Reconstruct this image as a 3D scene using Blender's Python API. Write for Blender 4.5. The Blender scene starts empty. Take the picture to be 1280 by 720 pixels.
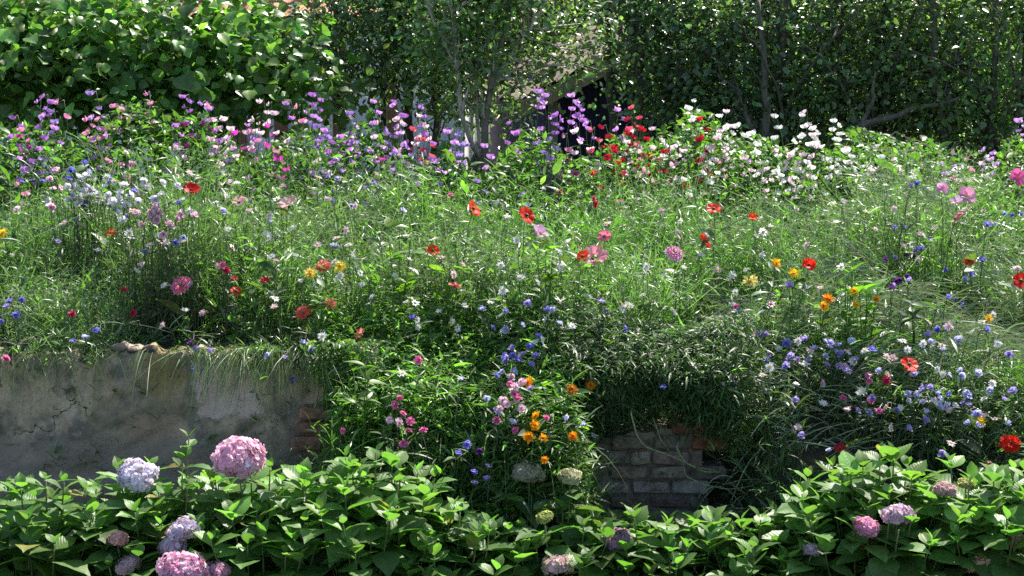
import bpy, math, random
import numpy as np
from mathutils import Vector

R = math.radians
SC = bpy.context.scene
COL = SC.collection
rng = np.random.default_rng(11)
random.seed(11)

# ------------------------------------------------------------------ camera, sky, sun, exposure
PITCH = math.atan(300 / 2093)
CAMZ = 2.1
cam_d = bpy.data.cameras.new('camera')
cam = bpy.data.objects.new('camera', cam_d)
COL.objects.link(cam)
cam.location = (0, 0, CAMZ)
cam.rotation_euler = (R(90) - PITCH, 0, 0)
cam_d.sensor_width = 36
cam_d.lens = 36 * 2093 / 1280
cam_d.clip_end = 2000
SC.camera = cam

SUN_EL, SUN_AZ = R(51), R(28)          # azimuth from +Y towards +X: high, behind the garden, to the right
W = bpy.data.worlds.new('World')
SC.world = W
W.use_nodes = True
wn = W.node_tree
sky = wn.nodes.new('ShaderNodeTexSky')
sky.sky_type = 'NISHITA'
sky.sun_disc = False
sky.sun_elevation = SUN_EL
sky.sun_rotation = SUN_AZ
wn.links.new(sky.outputs[0], wn.nodes['Background'].inputs[0])
wn.nodes['Background'].inputs[1].default_value = 0.11
sun_d = bpy.data.lights.new('sun', 'SUN')
sun_d.energy = 5.0
sun_d.angle = R(0.5)
sun_d.color = (1.0, 0.95, 0.86)
sun = bpy.data.objects.new('sun', sun_d)
COL.objects.link(sun)
SDIR = Vector((math.sin(SUN_AZ) * math.cos(SUN_EL), math.cos(SUN_AZ) * math.cos(SUN_EL), math.sin(SUN_EL)))
sun.rotation_euler = SDIR.to_track_quat('Z', 'Y').to_euler()
sun.location = (6, 12, 14)
SC.view_settings.view_transform = 'Standard'
SC.view_settings.look = 'None'
SC.view_settings.exposure = 1.2
SC.view_settings.gamma = 1
SC.view_settings.use_curve_mapping = False
SC.cycles.use_denoising = False
SC.cycles.max_bounces = 7
SC.cycles.diffuse_bounces = 3
SC.cycles.transmission_bounces = 5
SC.cycles.sample_clamp_indirect = 6.0

# ------------------------------------------------------------------ small helpers
def tag(o, label=None, cat=None, group=None, kind=None):
    if label: o['label'] = label
    if cat: o['category'] = cat
    if group: o['group'] = group
    if kind: o['kind'] = kind
    return o

def empty(name, loc, rz=0.0):
    o = bpy.data.objects.new(name, None)
    o.empty_display_size = 0.05
    COL.objects.link(o)
    o.location = loc
    o.rotation_euler = (0, 0, rz)
    return o

def inst(name, mesh, parent=None, loc=(0, 0, 0), rot=None, scale=None):
    o = bpy.data.objects.new(name, mesh)
    COL.objects.link(o)
    o.parent = parent
    o.location = loc
    if rot is not None: o.rotation_euler = rot
    if scale is not None: o.scale = scale
    return o

def sst(a, b, x):
    t = np.clip((np.asarray(x, float) - a) / (b - a), 0, 1)
    return t * t * (3 - 2 * t)

FPX = 2093.0
def ray(px, py):
    u, v = (px - 640) / FPX, (360 - py) / FPX
    c, s = math.cos(PITCH), math.sin(PITCH)
    d = np.array([u, c + v * s, -s + v * c])
    return d / d[1]
def at(px, py, Y):
    return np.array([0, 0, CAMZ]) + ray(px, py) * Y
def px_of(P):
    P = np.asarray(P, float)
    c, s = math.cos(PITCH), math.sin(PITCH)
    dx, dy, dz = P[..., 0], P[..., 1], P[..., 2] - CAMZ
    f = dy * c - dz * s
    up = dy * s + dz * c
    return 640 + FPX * dx / f, 360 - FPX * up / f

class Acc:
    """collects many copies of small templates into one mesh"""
    def __init__(s):
        s.V, s.L, s.S, s.C, s.U, s.n = [], [], [], [], [], 0
    def add(s, tpl, M, T, col):
        V, F, U = tpl
        k = len(T)
        if k == 0: return
        M = np.asarray(M, float); T = np.asarray(T, float)
        P = np.einsum('kij,nj->kni', M, V) + T[:, None, :]
        n = len(V)
        s.V.append(P.reshape(-1, 3))
        loops = np.concatenate([np.asarray(f, int) for f in F])
        sizes = np.array([len(f) for f in F])
        off = (np.arange(k) * n)[:, None] + s.n
        s.L.append((loops[None, :] + off).ravel())
        s.S.append(np.tile(sizes, k))
        col = np.asarray(col, float)
        if col.ndim == 1: col = np.tile(col, (k, 1))
        if col.ndim == 2: c = np.repeat(col, n, axis=0)
        else: c = col.reshape(-1, 3)
        s.C.append(c)
        s.U.append(np.tile(U, (k, 1)))
        s.n += k * n
    def raw(s, V, F, col, U=None):
        V = np.asarray(V, float)
        if U is None: U = V[:, :2].copy()
        s.add((V, F, U), np.eye(3)[None], np.zeros((1, 3)), np.asarray(col, float))
    def ribbons(s, P, Wd, col, side):
        """P (k,m,3) centre lines, Wd (m,) or (k,m) half widths, side (k,3)"""
        k, m, _ = P.shape
        if k == 0: return
        Wd = np.broadcast_to(Wd, (k, m))
        A = P - side[:, None, :] * Wd[..., None]
        B = P + side[:, None, :] * Wd[..., None]
        V = np.stack([A, B], axis=2).reshape(k, 2 * m, 3)
        f = np.array([[2*i, 2*i+1, 2*i+3, 2*i+2] for i in range(m - 1)])
        off = (np.arange(k) * 2 * m)[:, None, None] + s.n
        s.V.append(V.reshape(-1, 3))
        s.L.append((f[None] + off).ravel())
        s.S.append(np.full(k * (m - 1), 4))
        s.C.append(np.repeat(col, 2 * m, axis=0))
        u = np.zeros((2 * m, 2)); u[0::2, 0] = 0; u[1::2, 0] = 1; u[:, 1] = np.repeat(np.linspace(0, 1, m), 2)
        s.U.append(np.tile(u, (k, 1)))
        s.n += k * 2 * m
    def tube(s, pts, rad, col, sides=6, cap=True):
        pts = np.asarray(pts, float); m = len(pts)
        rad = np.broadcast_to(np.asarray(rad, float), (m,))
        tan = np.gradient(pts, axis=0)
        tan /= np.linalg.norm(tan, axis=1)[:, None] + 1e-9
        ref = np.array([1.0, 0, 0]) if abs(tan[0][0]) < .8 else np.array([0, 1.0, 0])
        V, U = [], []
        for i in range(m):
            a = np.cross(tan[i], ref); a /= np.linalg.norm(a) + 1e-9
            b = np.cross(tan[i], a)
            ref = -np.cross(tan[i], a) if False else ref
            for j in range(sides):
                t = 2 * math.pi * j / sides
                V.append(pts[i] + rad[i] * (math.cos(t) * a + math.sin(t) * b))
                U.append((j / sides, i / (m - 1)))
        F = []
        for i in range(m - 1):
            for j in range(sides):
                j2 = (j + 1) % sides
                F.append([i*sides+j, i*sides+j2, (i+1)*sides+j2, (i+1)*sides+j])
        if cap:
            F.append(list(range(sides))[::-1]); F.append([(m-1)*sides + j for j in range(sides)])
        s.raw(V, F, col, np.array(U))
    def mesh(s, name, mat, smooth=True):
        V = np.concatenate(s.V).astype(np.float32); L = np.concatenate(s.L).astype(np.int32)
        S = np.concatenate(s.S).astype(np.int32)
        C = np.concatenate(s.C); U = np.concatenate(s.U).astype(np.float32)
        me = bpy.data.meshes.new(name)
        me.vertices.add(len(V)); me.vertices.foreach_set('co', V.ravel())
        me.loops.add(len(L)); me.loops.foreach_set('vertex_index', L)
        me.polygons.add(len(S))
        st = np.zeros(len(S), np.int32); st[1:] = np.cumsum(S)[:-1]
        me.polygons.foreach_set('loop_start', st)
        me.polygons.foreach_set('loop_total', S)
        me.polygons.foreach_set('use_smooth', np.full(len(S), smooth))
        uv = me.uv_layers.new(name='UVMap')
        uv.data.foreach_set('uv', U[L].ravel())
        at_ = me.attributes.new('Col', 'FLOAT_COLOR', 'POINT')
        c4 = np.ones((len(V), 4), np.float32); c4[:, :3] = C
        at_.data.foreach_set('color', c4.ravel())
        me.update(calc_edges=True)
        if mat: me.materials.append(mat)
        return me
    def build(s, name, mat, parent=None, smooth=True):
        return inst(name, s.mesh(name, mat, smooth), parent)

def unit(v): return v / (np.linalg.norm(v, axis=-1, keepdims=True) + 1e-9)

def frames(d, n, sc):
    """local y -> d, local z ~ n ; sc (k,) or (k,3)"""
    d = unit(np.asarray(d, float)); n = np.asarray(n, float)
    x = unit(np.cross(d, n)); z = np.cross(x, d)
    M = np.stack([x, d, z], axis=-1)
    sc = np.asarray(sc, float)
    if sc.ndim == 1: sc = np.repeat(sc[:, None], 3, 1)
    return M * sc[:, None, :]

def rand_dir(k, lo=-20, hi=60):
    az = rng.uniform(0, 2*math.pi, k); el = np.radians(rng.uniform(lo, hi, k))
    return np.stack([np.cos(az)*np.cos(el), np.sin(az)*np.cos(el), np.sin(el)], 1)

def jit(col, k, v=.25, h=.12):
    c = np.tile(np.asarray(col, float), (k, 1))
    c *= np.exp(rng.normal(0, v, (k, 1)))
    c *= np.exp(rng.normal(0, h, (k, 3)))
    return np.clip(c, 0.002, .9)

def leaf_tpl(ws, fold=.25, droop=.25, serr=0.0, cols=2):
    """leaf of unit length along +y; ws half widths"""
    m = len(ws); V, U, F = [], [], []
    n = 2 * cols + 1
    for i, w in enumerate(ws):
        t = i / (m - 1)
        if serr and 0 < i < m - 1: w = w * (1 + serr * (1 if i % 2 else -1))
        for j in range(-cols, cols + 1):
            s = j / cols
            V.append((s * w, t + (0.03*abs(s) if serr and i % 2 else 0), abs(s) * w * fold - droop * t * t - .35*fold * w * s * s))
            U.append((.5 + s * w, t))
    for i in range(m - 1):
        for j in range(n - 1):
            F.append([i*n+j, i*n+j+1, (i+1)*n+j+1, (i+1)*n+j])
    return np.array(V, float), F, np.array(U, float)

def bez(a, c, b, m=8):
    t = np.linspace(0, 1, m)[:, None]
    return (1-t)**2 * np.asarray(a) + 2*t*(1-t) * np.asarray(c) + t*t * np.asarray(b)

# ------------------------------------------------------------------ materials
def nodes(name):
    m = bpy.data.materials.new(name); m.use_nodes = True
    nt = m.node_tree
    b = nt.nodes['Principled BSDF']; o = nt.nodes['Material Output']
    return m, nt, b, o

def leaf_mat(name, rough=.42, trans=.4, spec=.5, gain=(1.7, 1.9, .55), vein=0.0, mott=.25, nscale=60):
    m, nt, b, o = nodes(name)
    N, L = nt.nodes, nt.links
    a = N.new('ShaderNodeAttribute'); a.attribute_name = 'Col'
    tc = N.new('ShaderNodeTexCoord')
    no = N.new('ShaderNodeTexNoise'); no.inputs['Scale'].default_value = nscale; no.inputs['Detail'].default_value = 3
    L.new(tc.outputs['Object'], no.inputs['Vector'])
    mr = N.new('ShaderNodeMapRange'); mr.inputs['To Min'].default_value = 1 - mott; mr.inputs['To Max'].default_value = 1 + mott
    mr.inputs['From Min'].default_value = .3; mr.inputs['From Max'].default_value = .7
    L.new(no.outputs[0], mr.inputs['Value'])
    mx = N.new('ShaderNodeVectorMath'); mx.operation = 'SCALE'
    L.new(a.outputs['Color'], mx.inputs[0]); L.new(mr.outputs[0], mx.inputs['Scale'])
    col = mx.outputs[0]
    L.new(col, b.inputs['Base Color'])
    b.inputs['Roughness'].default_value = rough
    b.inputs['Specular IOR Level'].default_value = spec
    t = N.new('ShaderNodeBsdfTranslucent')
    g = N.new('ShaderNodeVectorMath'); g.operation = 'MULTIPLY'; g.inputs[1].default_value = gain
    L.new(col, g.inputs[0]); L.new(g.outputs[0], t.inputs['Color'])
    ms = N.new('ShaderNodeMixShader'); ms.inputs[0].default_value = trans
    L.new(b.outputs[0], ms.inputs[1]); L.new(t.outputs[0], ms.inputs[2])
    L.new(ms.outputs[0], o.inputs['Surface'])
    if vein:
        uv = N.new('ShaderNodeUVMap')
        sep = N.new('ShaderNodeSeparateXYZ'); L.new(uv.outputs[0], sep.inputs[0])
        s1 = N.new('ShaderNodeMath'); s1.operation = 'SUBTRACT'; s1.inputs[1].default_value = .5; L.new(sep.outputs[0], s1.inputs[0])
        ab = N.new('ShaderNodeMath'); ab.operation = 'ABSOLUTE'; L.new(s1.outputs[0], ab.inputs[0])
        k1 = N.new('ShaderNodeMath'); k1.operation = 'MULTIPLY_ADD'; k1.inputs[1].default_value = -.9; L.new(ab.outputs[0], k1.inputs[0]); L.new(sep.outputs[1], k1.inputs[2])
        si = N.new('ShaderNodeMath'); si.operation = 'MULTIPLY'; si.inputs[1].default_value = 48; L.new(k1.outputs[0], si.inputs[0])
        sn = N.new('ShaderNodeMath'); sn.operation = 'SINE'; L.new(si.outputs[0], sn.inputs[0])
        mid = N.new('ShaderNodeMath'); mid.operation = 'MULTIPLY'; mid.inputs[1].default_value = 6; L.new(ab.outputs[0], mid.inputs[0])
        mm = N.new('ShaderNodeMath'); mm.operation = 'MINIMUM'; mm.inputs[1].default_value = 1; L.new(mid.outputs[0], mm.inputs[0])
        ad = N.new('ShaderNodeMath'); ad.operation = 'MULTIPLY_ADD'; ad.inputs[1].default_value = .22; L.new(sn.outputs[0], ad.inputs[0]); L.new(mm.outputs[0], ad.inputs[2])
        bp = N.new('ShaderNodeBump'); bp.inputs['Strength'].default_value = vein; bp.inputs['Distance'].default_value = .002
        L.new(ad.outputs[0], bp.inputs['Height']); L.new(bp.outputs[0], b.inputs['Normal'])
    return m

M_grass = leaf_mat('meadow green', .36, .45, .6, gain=(1.55, 1.85, .85), nscale=25)
M_straw = leaf_mat('dry stem', .45, .2, .5, gain=(1.2, 1.2, .8))
M_leaf = leaf_mat('small leaf', .42, .48, .4, gain=(1.6, 2.0, .6), nscale=30)
M_tree = leaf_mat('tree leaf', .30, .45, .6, gain=(1.7, 2.0, .7), nscale=8)
M_hazel = leaf_mat('hazel leaf', .36, .45, .55, gain=(1.5, 1.8, .75), vein=.3, nscale=30)
M_hyd = leaf_mat('hydrangea leaf', .46, .42, .38, gain=(1.45, 1.85, .75), vein=.45, mott=.12, nscale=40)
M_petal = leaf_mat('petal', .55, .5, .25, gain=(1.15, 1.1, 1.1), mott=.12, nscale=90)
M_silk = leaf_mat('poppy petal', .5, .55, .3, gain=(1.3, 1.0, 1.0), mott=.15, nscale=120)
M_stem = leaf_mat('flower stem', .45, .25, .4)

def bark_mat():
    m, nt, b, o = nodes('bark')
    N, L = nt.nodes, nt.links
    a = N.new('ShaderNodeAttribute'); a.attribute_name = 'Col'
    tc = N.new('ShaderNodeTexCoord')
    mp = N.new('ShaderNodeMapping'); mp.inputs['Scale'].default_value = (1, 1, .25); L.new(tc.outputs['Object'], mp.inputs[0])
    no = N.new('ShaderNodeTexNoise'); no.inputs['Scale'].default_value = 45; no.inputs['Detail'].default_value = 6; L.new(mp.outputs[0], no.inputs['Vector'])
    cr = N.new('ShaderNodeMapRange'); cr.inputs['From Min'].default_value = .3; cr.inputs['From Max'].default_value = .75
    cr.inputs['To Min'].default_value = .45; cr.inputs['To Max'].default_value = 1.5; L.new(no.outputs[0], cr.inputs[0])
    mx = N.new('ShaderNodeVectorMath'); mx.operation = 'SCALE'; L.new(a.outputs['Color'], mx.inputs[0]); L.new(cr.outputs[0], mx.inputs['Scale'])
    L.new(mx.outputs[0], b.inputs['Base Color']); b.inputs['Roughness'].default_value = .85
    bp = N.new('ShaderNodeBump'); bp.inputs['Strength'].default_value = .7; bp.inputs['Distance'].default_value = .01
    L.new(no.outputs[0], bp.inputs['Height']); L.new(bp.outputs[0], b.inputs['Normal'])
    return m
M_bark = bark_mat()

def soil_mat():
    m, nt, b, o = nodes('soil')
    N, L = nt.nodes, nt.links
    tc = N.new('ShaderNodeTexCoord')
    no = N.new('ShaderNodeTexNoise'); no.inputs['Scale'].default_value = 9; no.inputs['Detail'].default_value = 8; L.new(tc.outputs['Object'], no.inputs['Vector'])
    r = N.new('ShaderNodeValToRGB')
    e = r.color_ramp.elements
    e[0].position = .3; e[0].color = (.012, .009, .006, 1); e[1].position = .75; e[1].color = (.05, .045, .022, 1)
    L.new(no.outputs[0], r.inputs[0]); L.new(r.outputs[0], b.inputs['Base Color'])
    b.inputs['Roughness'].default_value = .95
    bp = N.new('ShaderNodeBump'); bp.inputs['Strength'].default_value = 1; bp.inputs['Distance'].default_value = .03
    L.new(no.outputs[0], bp.inputs['Height']); L.new(bp.outputs[0], b.inputs['Normal'])
    return m

def col_mat(name, rough=.8, nscale=20, mott=.35, bump=.5, dist=.006, stretch=(1, 1, 1)):
    """colour from the mesh attribute with worn mottling and bump"""
    m, nt, b, o = nodes(name)
    N, L = nt.nodes, nt.links
    a = N.new('ShaderNodeAttribute'); a.attribute_name = 'Col'
    tc = N.new('ShaderNodeTexCoord')
    mp = N.new('ShaderNodeMapping'); mp.inputs['Scale'].default_value = stretch; L.new(tc.outputs['Object'], mp.inputs[0])
    no = N.new('ShaderNodeTexNoise'); no.inputs['Scale'].default_value = nscale; no.inputs['Detail'].default_value = 7; no.inputs['Roughness'].default_value = .62
    L.new(mp.outputs[0], no.inputs['Vector'])
    cr = N.new('ShaderNodeMapRange'); cr.inputs['From Min'].default_value = .3; cr.inputs['From Max'].default_value = .7
    cr.inputs['To Min'].default_value = 1 - mott; cr.inputs['To Max'].default_value = 1 + mott; L.new(no.outputs[0], cr.inputs[0])
    mx = N.new('ShaderNodeVectorMath'); mx.operation = 'SCALE'; L.new(a.outputs['Color'], mx.inputs[0]); L.new(cr.outputs[0], mx.inputs['Scale'])
    L.new(mx.outputs[0], b.inputs['Base Color']); b.inputs['Roughness'].default_value = rough
    bp = N.new('ShaderNodeBump'); bp.inputs['Strength'].default_value = bump; bp.inputs['Distance'].default_value = dist
    L.new(no.outputs[0], bp.inputs['Height']); L.new(bp.outputs[0], b.inputs['Normal'])
    return m
M_brick = col_mat('old brick', .92, 22, .6, 1, .014)
M_wood = col_mat('weathered wood', .8, 14, .45, .6, .004, (6, 6, .5))
M_tile = col_mat('roof tile', .85, 10, .4, .5, .006)
M_lime = col_mat('lime wash', .9, 6, .12, .4, .006)
M_thatch = col_mat('weathered roof', .9, 16, .5, .8, .012, (1, 4, 1))
M_ped = col_mat('flower centre', .7, 200, .3, .6, .002)

def render_wall_mat():
    m, nt, b, o = nodes('old render')
    N, L = nt.nodes, nt.links
    tc = N.new('ShaderNodeTexCoord')
    def noise(scale, detail=6, st=(1, 1, 1), rough=.6):
        mp = N.new('ShaderNodeMapping'); mp.inputs['Scale'].default_value = st; L.new(tc.outputs['Object'], mp.inputs[0])
        n = N.new('ShaderNodeTexNoise'); n.inputs['Scale'].default_value = scale; n.inputs['Detail'].default_value = detail; n.inputs['Roughness'].default_value = rough
        L.new(mp.outputs[0], n.inputs['Vector']); return n.outputs[0]
    def mrange(v, a, c, lo=0, hi=1):
        q = N.new('ShaderNodeMapRange'); q.interpolation_type = 'SMOOTHSTEP'
        for k, x in (('From Min', a), ('From Max', c), ('To Min', lo), ('To Max', hi)): q.inputs[k].default_value = x
        L.new(v, q.inputs[0]); return q.outputs[0]
    def math_(op, a, c):
        q = N.new('ShaderNodeMath'); q.operation = op
        for i, x in enumerate((a, c)):
            if isinstance(x, (int, float)): q.inputs[i].default_value = x
            else: L.new(x, q.inputs[i])
        return q.outputs[0]
    def mix(f, a, c):
        q = N.new('ShaderNodeMix'); q.data_type = 'RGBA'
        L.new(f, q.inputs[0])
        for i, x in ((6, a), (7, c)):
            if isinstance(x, tuple): q.inputs[i].default_value = (*x, 1)
            else: L.new(x, q.inputs[i])
        return q.outputs[2]
    sep = N.new('ShaderNodeSeparateXYZ'); L.new(tc.outputs['Object'], sep.inputs[0])
    big = noise(2.2, 5); fine = noise(24, 8); mid = noise(7, 7, (1, 1, .8), .65)
    wob = math_('MULTIPLY', math_('SUBTRACT', noise(9, 6), .5), .16)
    X = math_('ADD', sep.outputs[0], wob); Z = math_('ADD', sep.outputs[2], wob)
    c = mix(mrange(big, .35, .65), (.335, .24, .165), (.53, .41, .30))
    c = mix(mrange(mid, .42, .64), c, (.15, .13, .11))
    c = mix(mrange(mid, .60, .72, 0, .7), c, (.60, .52, .43))
    st = noise(5, 5, (1.6, 1, .12))                                  # rain streaks down from the coping
    c = mix(math_('MULTIPLY', mrange(st, .52, .68), mrange(Z, .35, .8, 0, .7)), c, (.16, .14, .07))
    st2 = noise(3.2, 4, (2.2, 1, .08))
    och = math_('MULTIPLY', math_('MULTIPLY', mrange(X, -1.60, -1.52), mrange(X, -1.36, -1.44)), mrange(st2, .40, .56))
    c = mix(math_('MULTIPLY', och, mrange(Z, .45, .72)), c, (.27, .20, .09))
    mossy = math_('MULTIPLY', mrange(Z, .68, .45), mrange(noise(4.5, 6), .45, .6, .05, .85))
    c = mix(mossy, c, (.10, .11, .07))
    patch = math_('MULTIPLY', math_('MULTIPLY', mrange(X, -1.37, -1.34), mrange(X, -1.075, -1.10)), math_('MULTIPLY', mrange(Z, .53, .55), mrange(Z, .80, .76)))
    c = mix(math_('MULTIPLY', patch, .9), c, (.58, .44, .40))         # newer pinkish repair
    lo = mrange(Z, .47, .42)                                          # darker grey foot
    c = mix(math_('MULTIPLY', lo, .75), c, (.245, .20, .16))
    c = mix(math_('MULTIPLY', mrange(fine, .58, .72), .5), c, (.08, .075, .065))
    vo = N.new('ShaderNodeTexVoronoi'); vo.feature = 'DISTANCE_TO_EDGE'; vo.inputs['Scale'].default_value = 2.3
    wv = N.new('ShaderNodeVectorMath'); wv.operation = 'ADD'; L.new(tc.outputs['Object'], wv.inputs[0])
    nn = N.new('ShaderNodeTexNoise'); nn.inputs['Scale'].default_value = 8; nn.inputs['Detail'].default_value = 5; L.new(tc.outputs['Object'], nn.inputs['Vector'])
    sc = N.new('ShaderNodeVectorMath'); sc.operation = 'SCALE'; sc.inputs['Scale'].default_value = .35; L.new(nn.outputs['Color'], sc.inputs[0]); L.new(sc.outputs[0], wv.inputs[1])
    L.new(wv.outputs[0], vo.inputs['Vector'])
    crack = math_('MULTIPLY', mrange(vo.outputs['Distance'], .008, .002), mrange(big, .54, .62))
    c = mix(crack, c, (.03, .027, .022))
    L.new(c, b.inputs['Base Color']); b.inputs['Roughness'].default_value = .92
    pit = mrange(noise(75, 4), .60, .70)
    c2 = mix(math_('MULTIPLY', pit, .55), c, (.06, .05, .04)); L.new(c2, b.inputs['Base Color'])
    hh = math_('SUBTRACT', math_('ADD', math_('MULTIPLY', fine, .5), mid), crack)
    bp = N.new('ShaderNodeBump'); bp.inputs['Strength'].default_value = 1; bp.inputs['Distance'].default_value = .022
    L.new(hh, bp.inputs['Height']); L.new(bp.outputs[0], b.inputs['Normal'])
    return m

# ------------------------------------------------------------------ the ground
def G(x, y):
    x = np.asarray(x, float); y = np.asarray(y, float)
    back = .79 + .025 * np.clip(y - 7.2, 0, 4)
    wl = 1 - sst(-.84, -.70, x); wr = sst(.24, .38, x); wb = sst(.93, 1.08, x); gap = 1 - wl - wr
    left = back * sst(7.03, 7.11, y)
    right = .50 * sst(6.92, 7.05, y) + (back - .50) * sst(7.06, 7.6, y)
    yg = y + .09*np.sin(5*x + 1) + .06*np.sin(11*x)
    gp = .50 * sst(6.30, 6.72, yg) + (back - .50) * sst(6.66, 7.5, yg)
    bank = .20 * sst(6.40, 6.55, y) + .36 * sst(6.5, 6.95, y) + (back - .56) * sst(6.9, 7.9, y)
    return wl * left + (wr - wb) * right + wb * bank + gap * gp

def tuft(x, y):
    n = np.sin(4.3*x + 2.1*np.sin(2.7*y)) + np.sin(5.9*y - 1.3*x + 1.5*np.sin(3.1*x)) + .8*np.sin(9.7*x + 7.1*y) + .6*np.sin(15*x - 17*y + 2*np.sin(6*x))
    return np.clip(.5 + .24*n, 0, 1)
HOLLOWS = [(-1.45, 7.42, .30, .13), (-1.15, 7.36, .2, .10), (.27, 9.35, .22, .16), (1.92, 7.82, .24, .13), (-1.05, 9.35, .3, .15), (1.55, 8.95, .26, .13), (-2.75, 8.7, .3, .18), (-.55, 7.15, .18, .12), (.9, 9.3, .3, .12), (-1.95, 8.25, .25, .12), (-.1, 8.5, .2, .1), (1.05, 7.75, .22, .1), (2.3, 8.6, .22, .12)]
def hollow(x, y):
    m = np.zeros(np.broadcast(x, y).shape)
    for cx, cy, rx, ry in HOLLOWS:
        q = ((x - cx)/(rx*1.25))**2 + ((y - cy + .10)/(ry*1.8))**2
        m = np.maximum(m, 1 - sst(.35, 1.5, q + .35*np.sin(9*x + 5*y)))
    return m
def Hc(x, y):
    """height of the plant canopy over the ground"""
    x = np.asarray(x, float); y = np.asarray(y, float)
    h = np.interp(y, [6.25, 6.6, 7.2, 7.6, 8.2, 9.0, 9.8, 10.3, 11.3], [.10, .20, .21, .27, .36, .37, .25, .28, .30])
    def bump(cx, cy, rx, ry, a): return a * np.exp(-((x-cx)/rx)**2 - ((y-cy)/ry)**2)
    h = h + bump(-1.55, 7.85, .5, .26, .27) + bump(.5, 7.36, .5, .26, .22) + bump(1.5, 7.6, .5, .35, .10) + bump(-.35, 7.6, .35, .3, .06) + bump(-2.3, 8.2, .4, .4, .12) + bump(-.5, 8.7, .45, .3, .10) + bump(.9, 8.6, .4, .3, .10) + bump(-1.2, 9.0, .4, .3, .10) + bump(2.1, 8.8, .4, .3, .12)
    h = h - (sst(-1.95, -1.75, x) - sst(-1.25, -1.05, x)) * (1 - sst(7.2, 7.55, y)) * .10
    h = h * (.45 + 1.0*tuft(x, y)) * (1 - .72*hollow(x, y)) * (1 + .45*hollow(x, np.asarray(y, float) - .38)*(np.asarray(y, float) < 9.1))
    return h

def terrain():
    ys = np.concatenate([[-300, -60, -15, 0, 3, 4.5], np.arange(5, 7.9, .045), np.arange(8, 12, .25), [12.5, 13.5, 15, 18, 24, 40, 90, 300, 900]])
    xs = np.concatenate([[-900, -250, -60, -20, -8, -5], np.arange(-3.6, 3.61, .06), [5, 8, 20, 60, 250, 900]])
    X, Y = np.meshgrid(xs, ys)
    Z = G(X, Y) + .012*np.sin(9*X)*np.sin(8*Y) * (np.abs(X) < 4)
    nx, ny = len(xs), len(ys)
    V = np.stack([X, Y, Z], -1).reshape(-1, 3)
    F = [[j*nx+i, j*nx+i+1, (j+1)*nx+i+1, (j+1)*nx+i] for j in range(ny-1) for i in range(nx-1)]
    a = Acc(); a.raw(V, F, (.03, .025, .015))
    o = a.build('ground', soil_mat())
    tag(o, 'dark earth of the terraced garden under the plants', 'ground', kind='structure')
terrain()

# ------------------------------------------------------------------ buildings behind
def box(acc, lo, hi, col, rot=None, org=None):
    lo, hi = np.array(lo, float), np.array(hi, float)
    V = np.array([[x, y, z] for z in (lo[2], hi[2]) for y in (lo[1], hi[1]) for x in (lo[0], hi[0])])
    if rot is not None: V = (V - org) @ np.array(rot).T + org
    F = [[0, 2, 3, 1], [4, 5, 7, 6], [0, 1, 5, 4], [2, 6, 7, 3], [0, 4, 6, 2], [1, 3, 7, 5]]
    acc.raw(V, F, col)

def white_house():
    r = empty('white_house', (-2.9, 15.6, .85))
    tag(r, 'whitewashed house with brown posts and terracotta roof behind the trees', 'house')
    def off(a, nm, mat, sm=False):
        o = a.build(nm, mat, r, sm); o.location = (2.9, -15.6, -.85); return o
    a = Acc(); box(a, (-6.6, 15.6, .6), (-.45, 20.5, 2.42), (.80, .79, .76)); off(a, 'wall', M_lime)
    for px in (425, 489, 300, 352):
        x = (px - 640) / FPX * 15.55
        a = Acc(); box(a, (x-.06, 15.54, .6), (x+.06, 15.597, 2.40), (.22, .10, .055)); off(a, 'timber_post', M_wood)
    a = Acc(); box(a, (-6.6, 15.53, 2.27), (-.45, 15.596, 2.405), (.20, .10, .055)); off(a, 'timber_beam', M_wood)
    # pantiles as one wavy sheet
    a = Acc()
    nx = 240; xs = np.linspace(-6.9, -.2, nx + 1)
    rows = []
    for k in range(14):
        t0, t1 = k / 14, (k + 1) / 14
        for t, dz in ((t0, .05), (t1, .012)):
            y = 15.25 + t * 2.8; z = 2.36 + t * 1.75 + dz
            rows.append(np.stack([xs, np.full_like(xs, y), z + .028*np.sin(xs*2*math.pi/.22)], -1))
    V = np.concatenate(rows); n = nx + 1
    F = [[j*n+i, j*n+i+1, (j+1)*n+i+1, (j+1)*n+i] for j in range(len(rows)-1) for i in range(nx)]
    cl = np.repeat(jit((.38, .17, .10), len(rows)*n // 12 + 1, .2, .08), 12, axis=0)[:len(rows)*n]
    a.add((V, F, V[:, :2].copy()), np.eye(3)[None], np.zeros((1, 3)), cl[None])
    off(a, 'roof', M_tile)
    a = Acc(); box(a, (-3.3, 15.57, 1.2), (-2.5, 15.594, 2.0), (.55, .54, .5)); wf = off(a, 'window_frame', M_wood)
    a = Acc(); box(a, (-3.24, 15.555, 1.26), (-2.56, 15.568, 1.94), (.03, .035, .04)); g = a.build('pane', M_wood, wf, False)
white_house()

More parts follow.
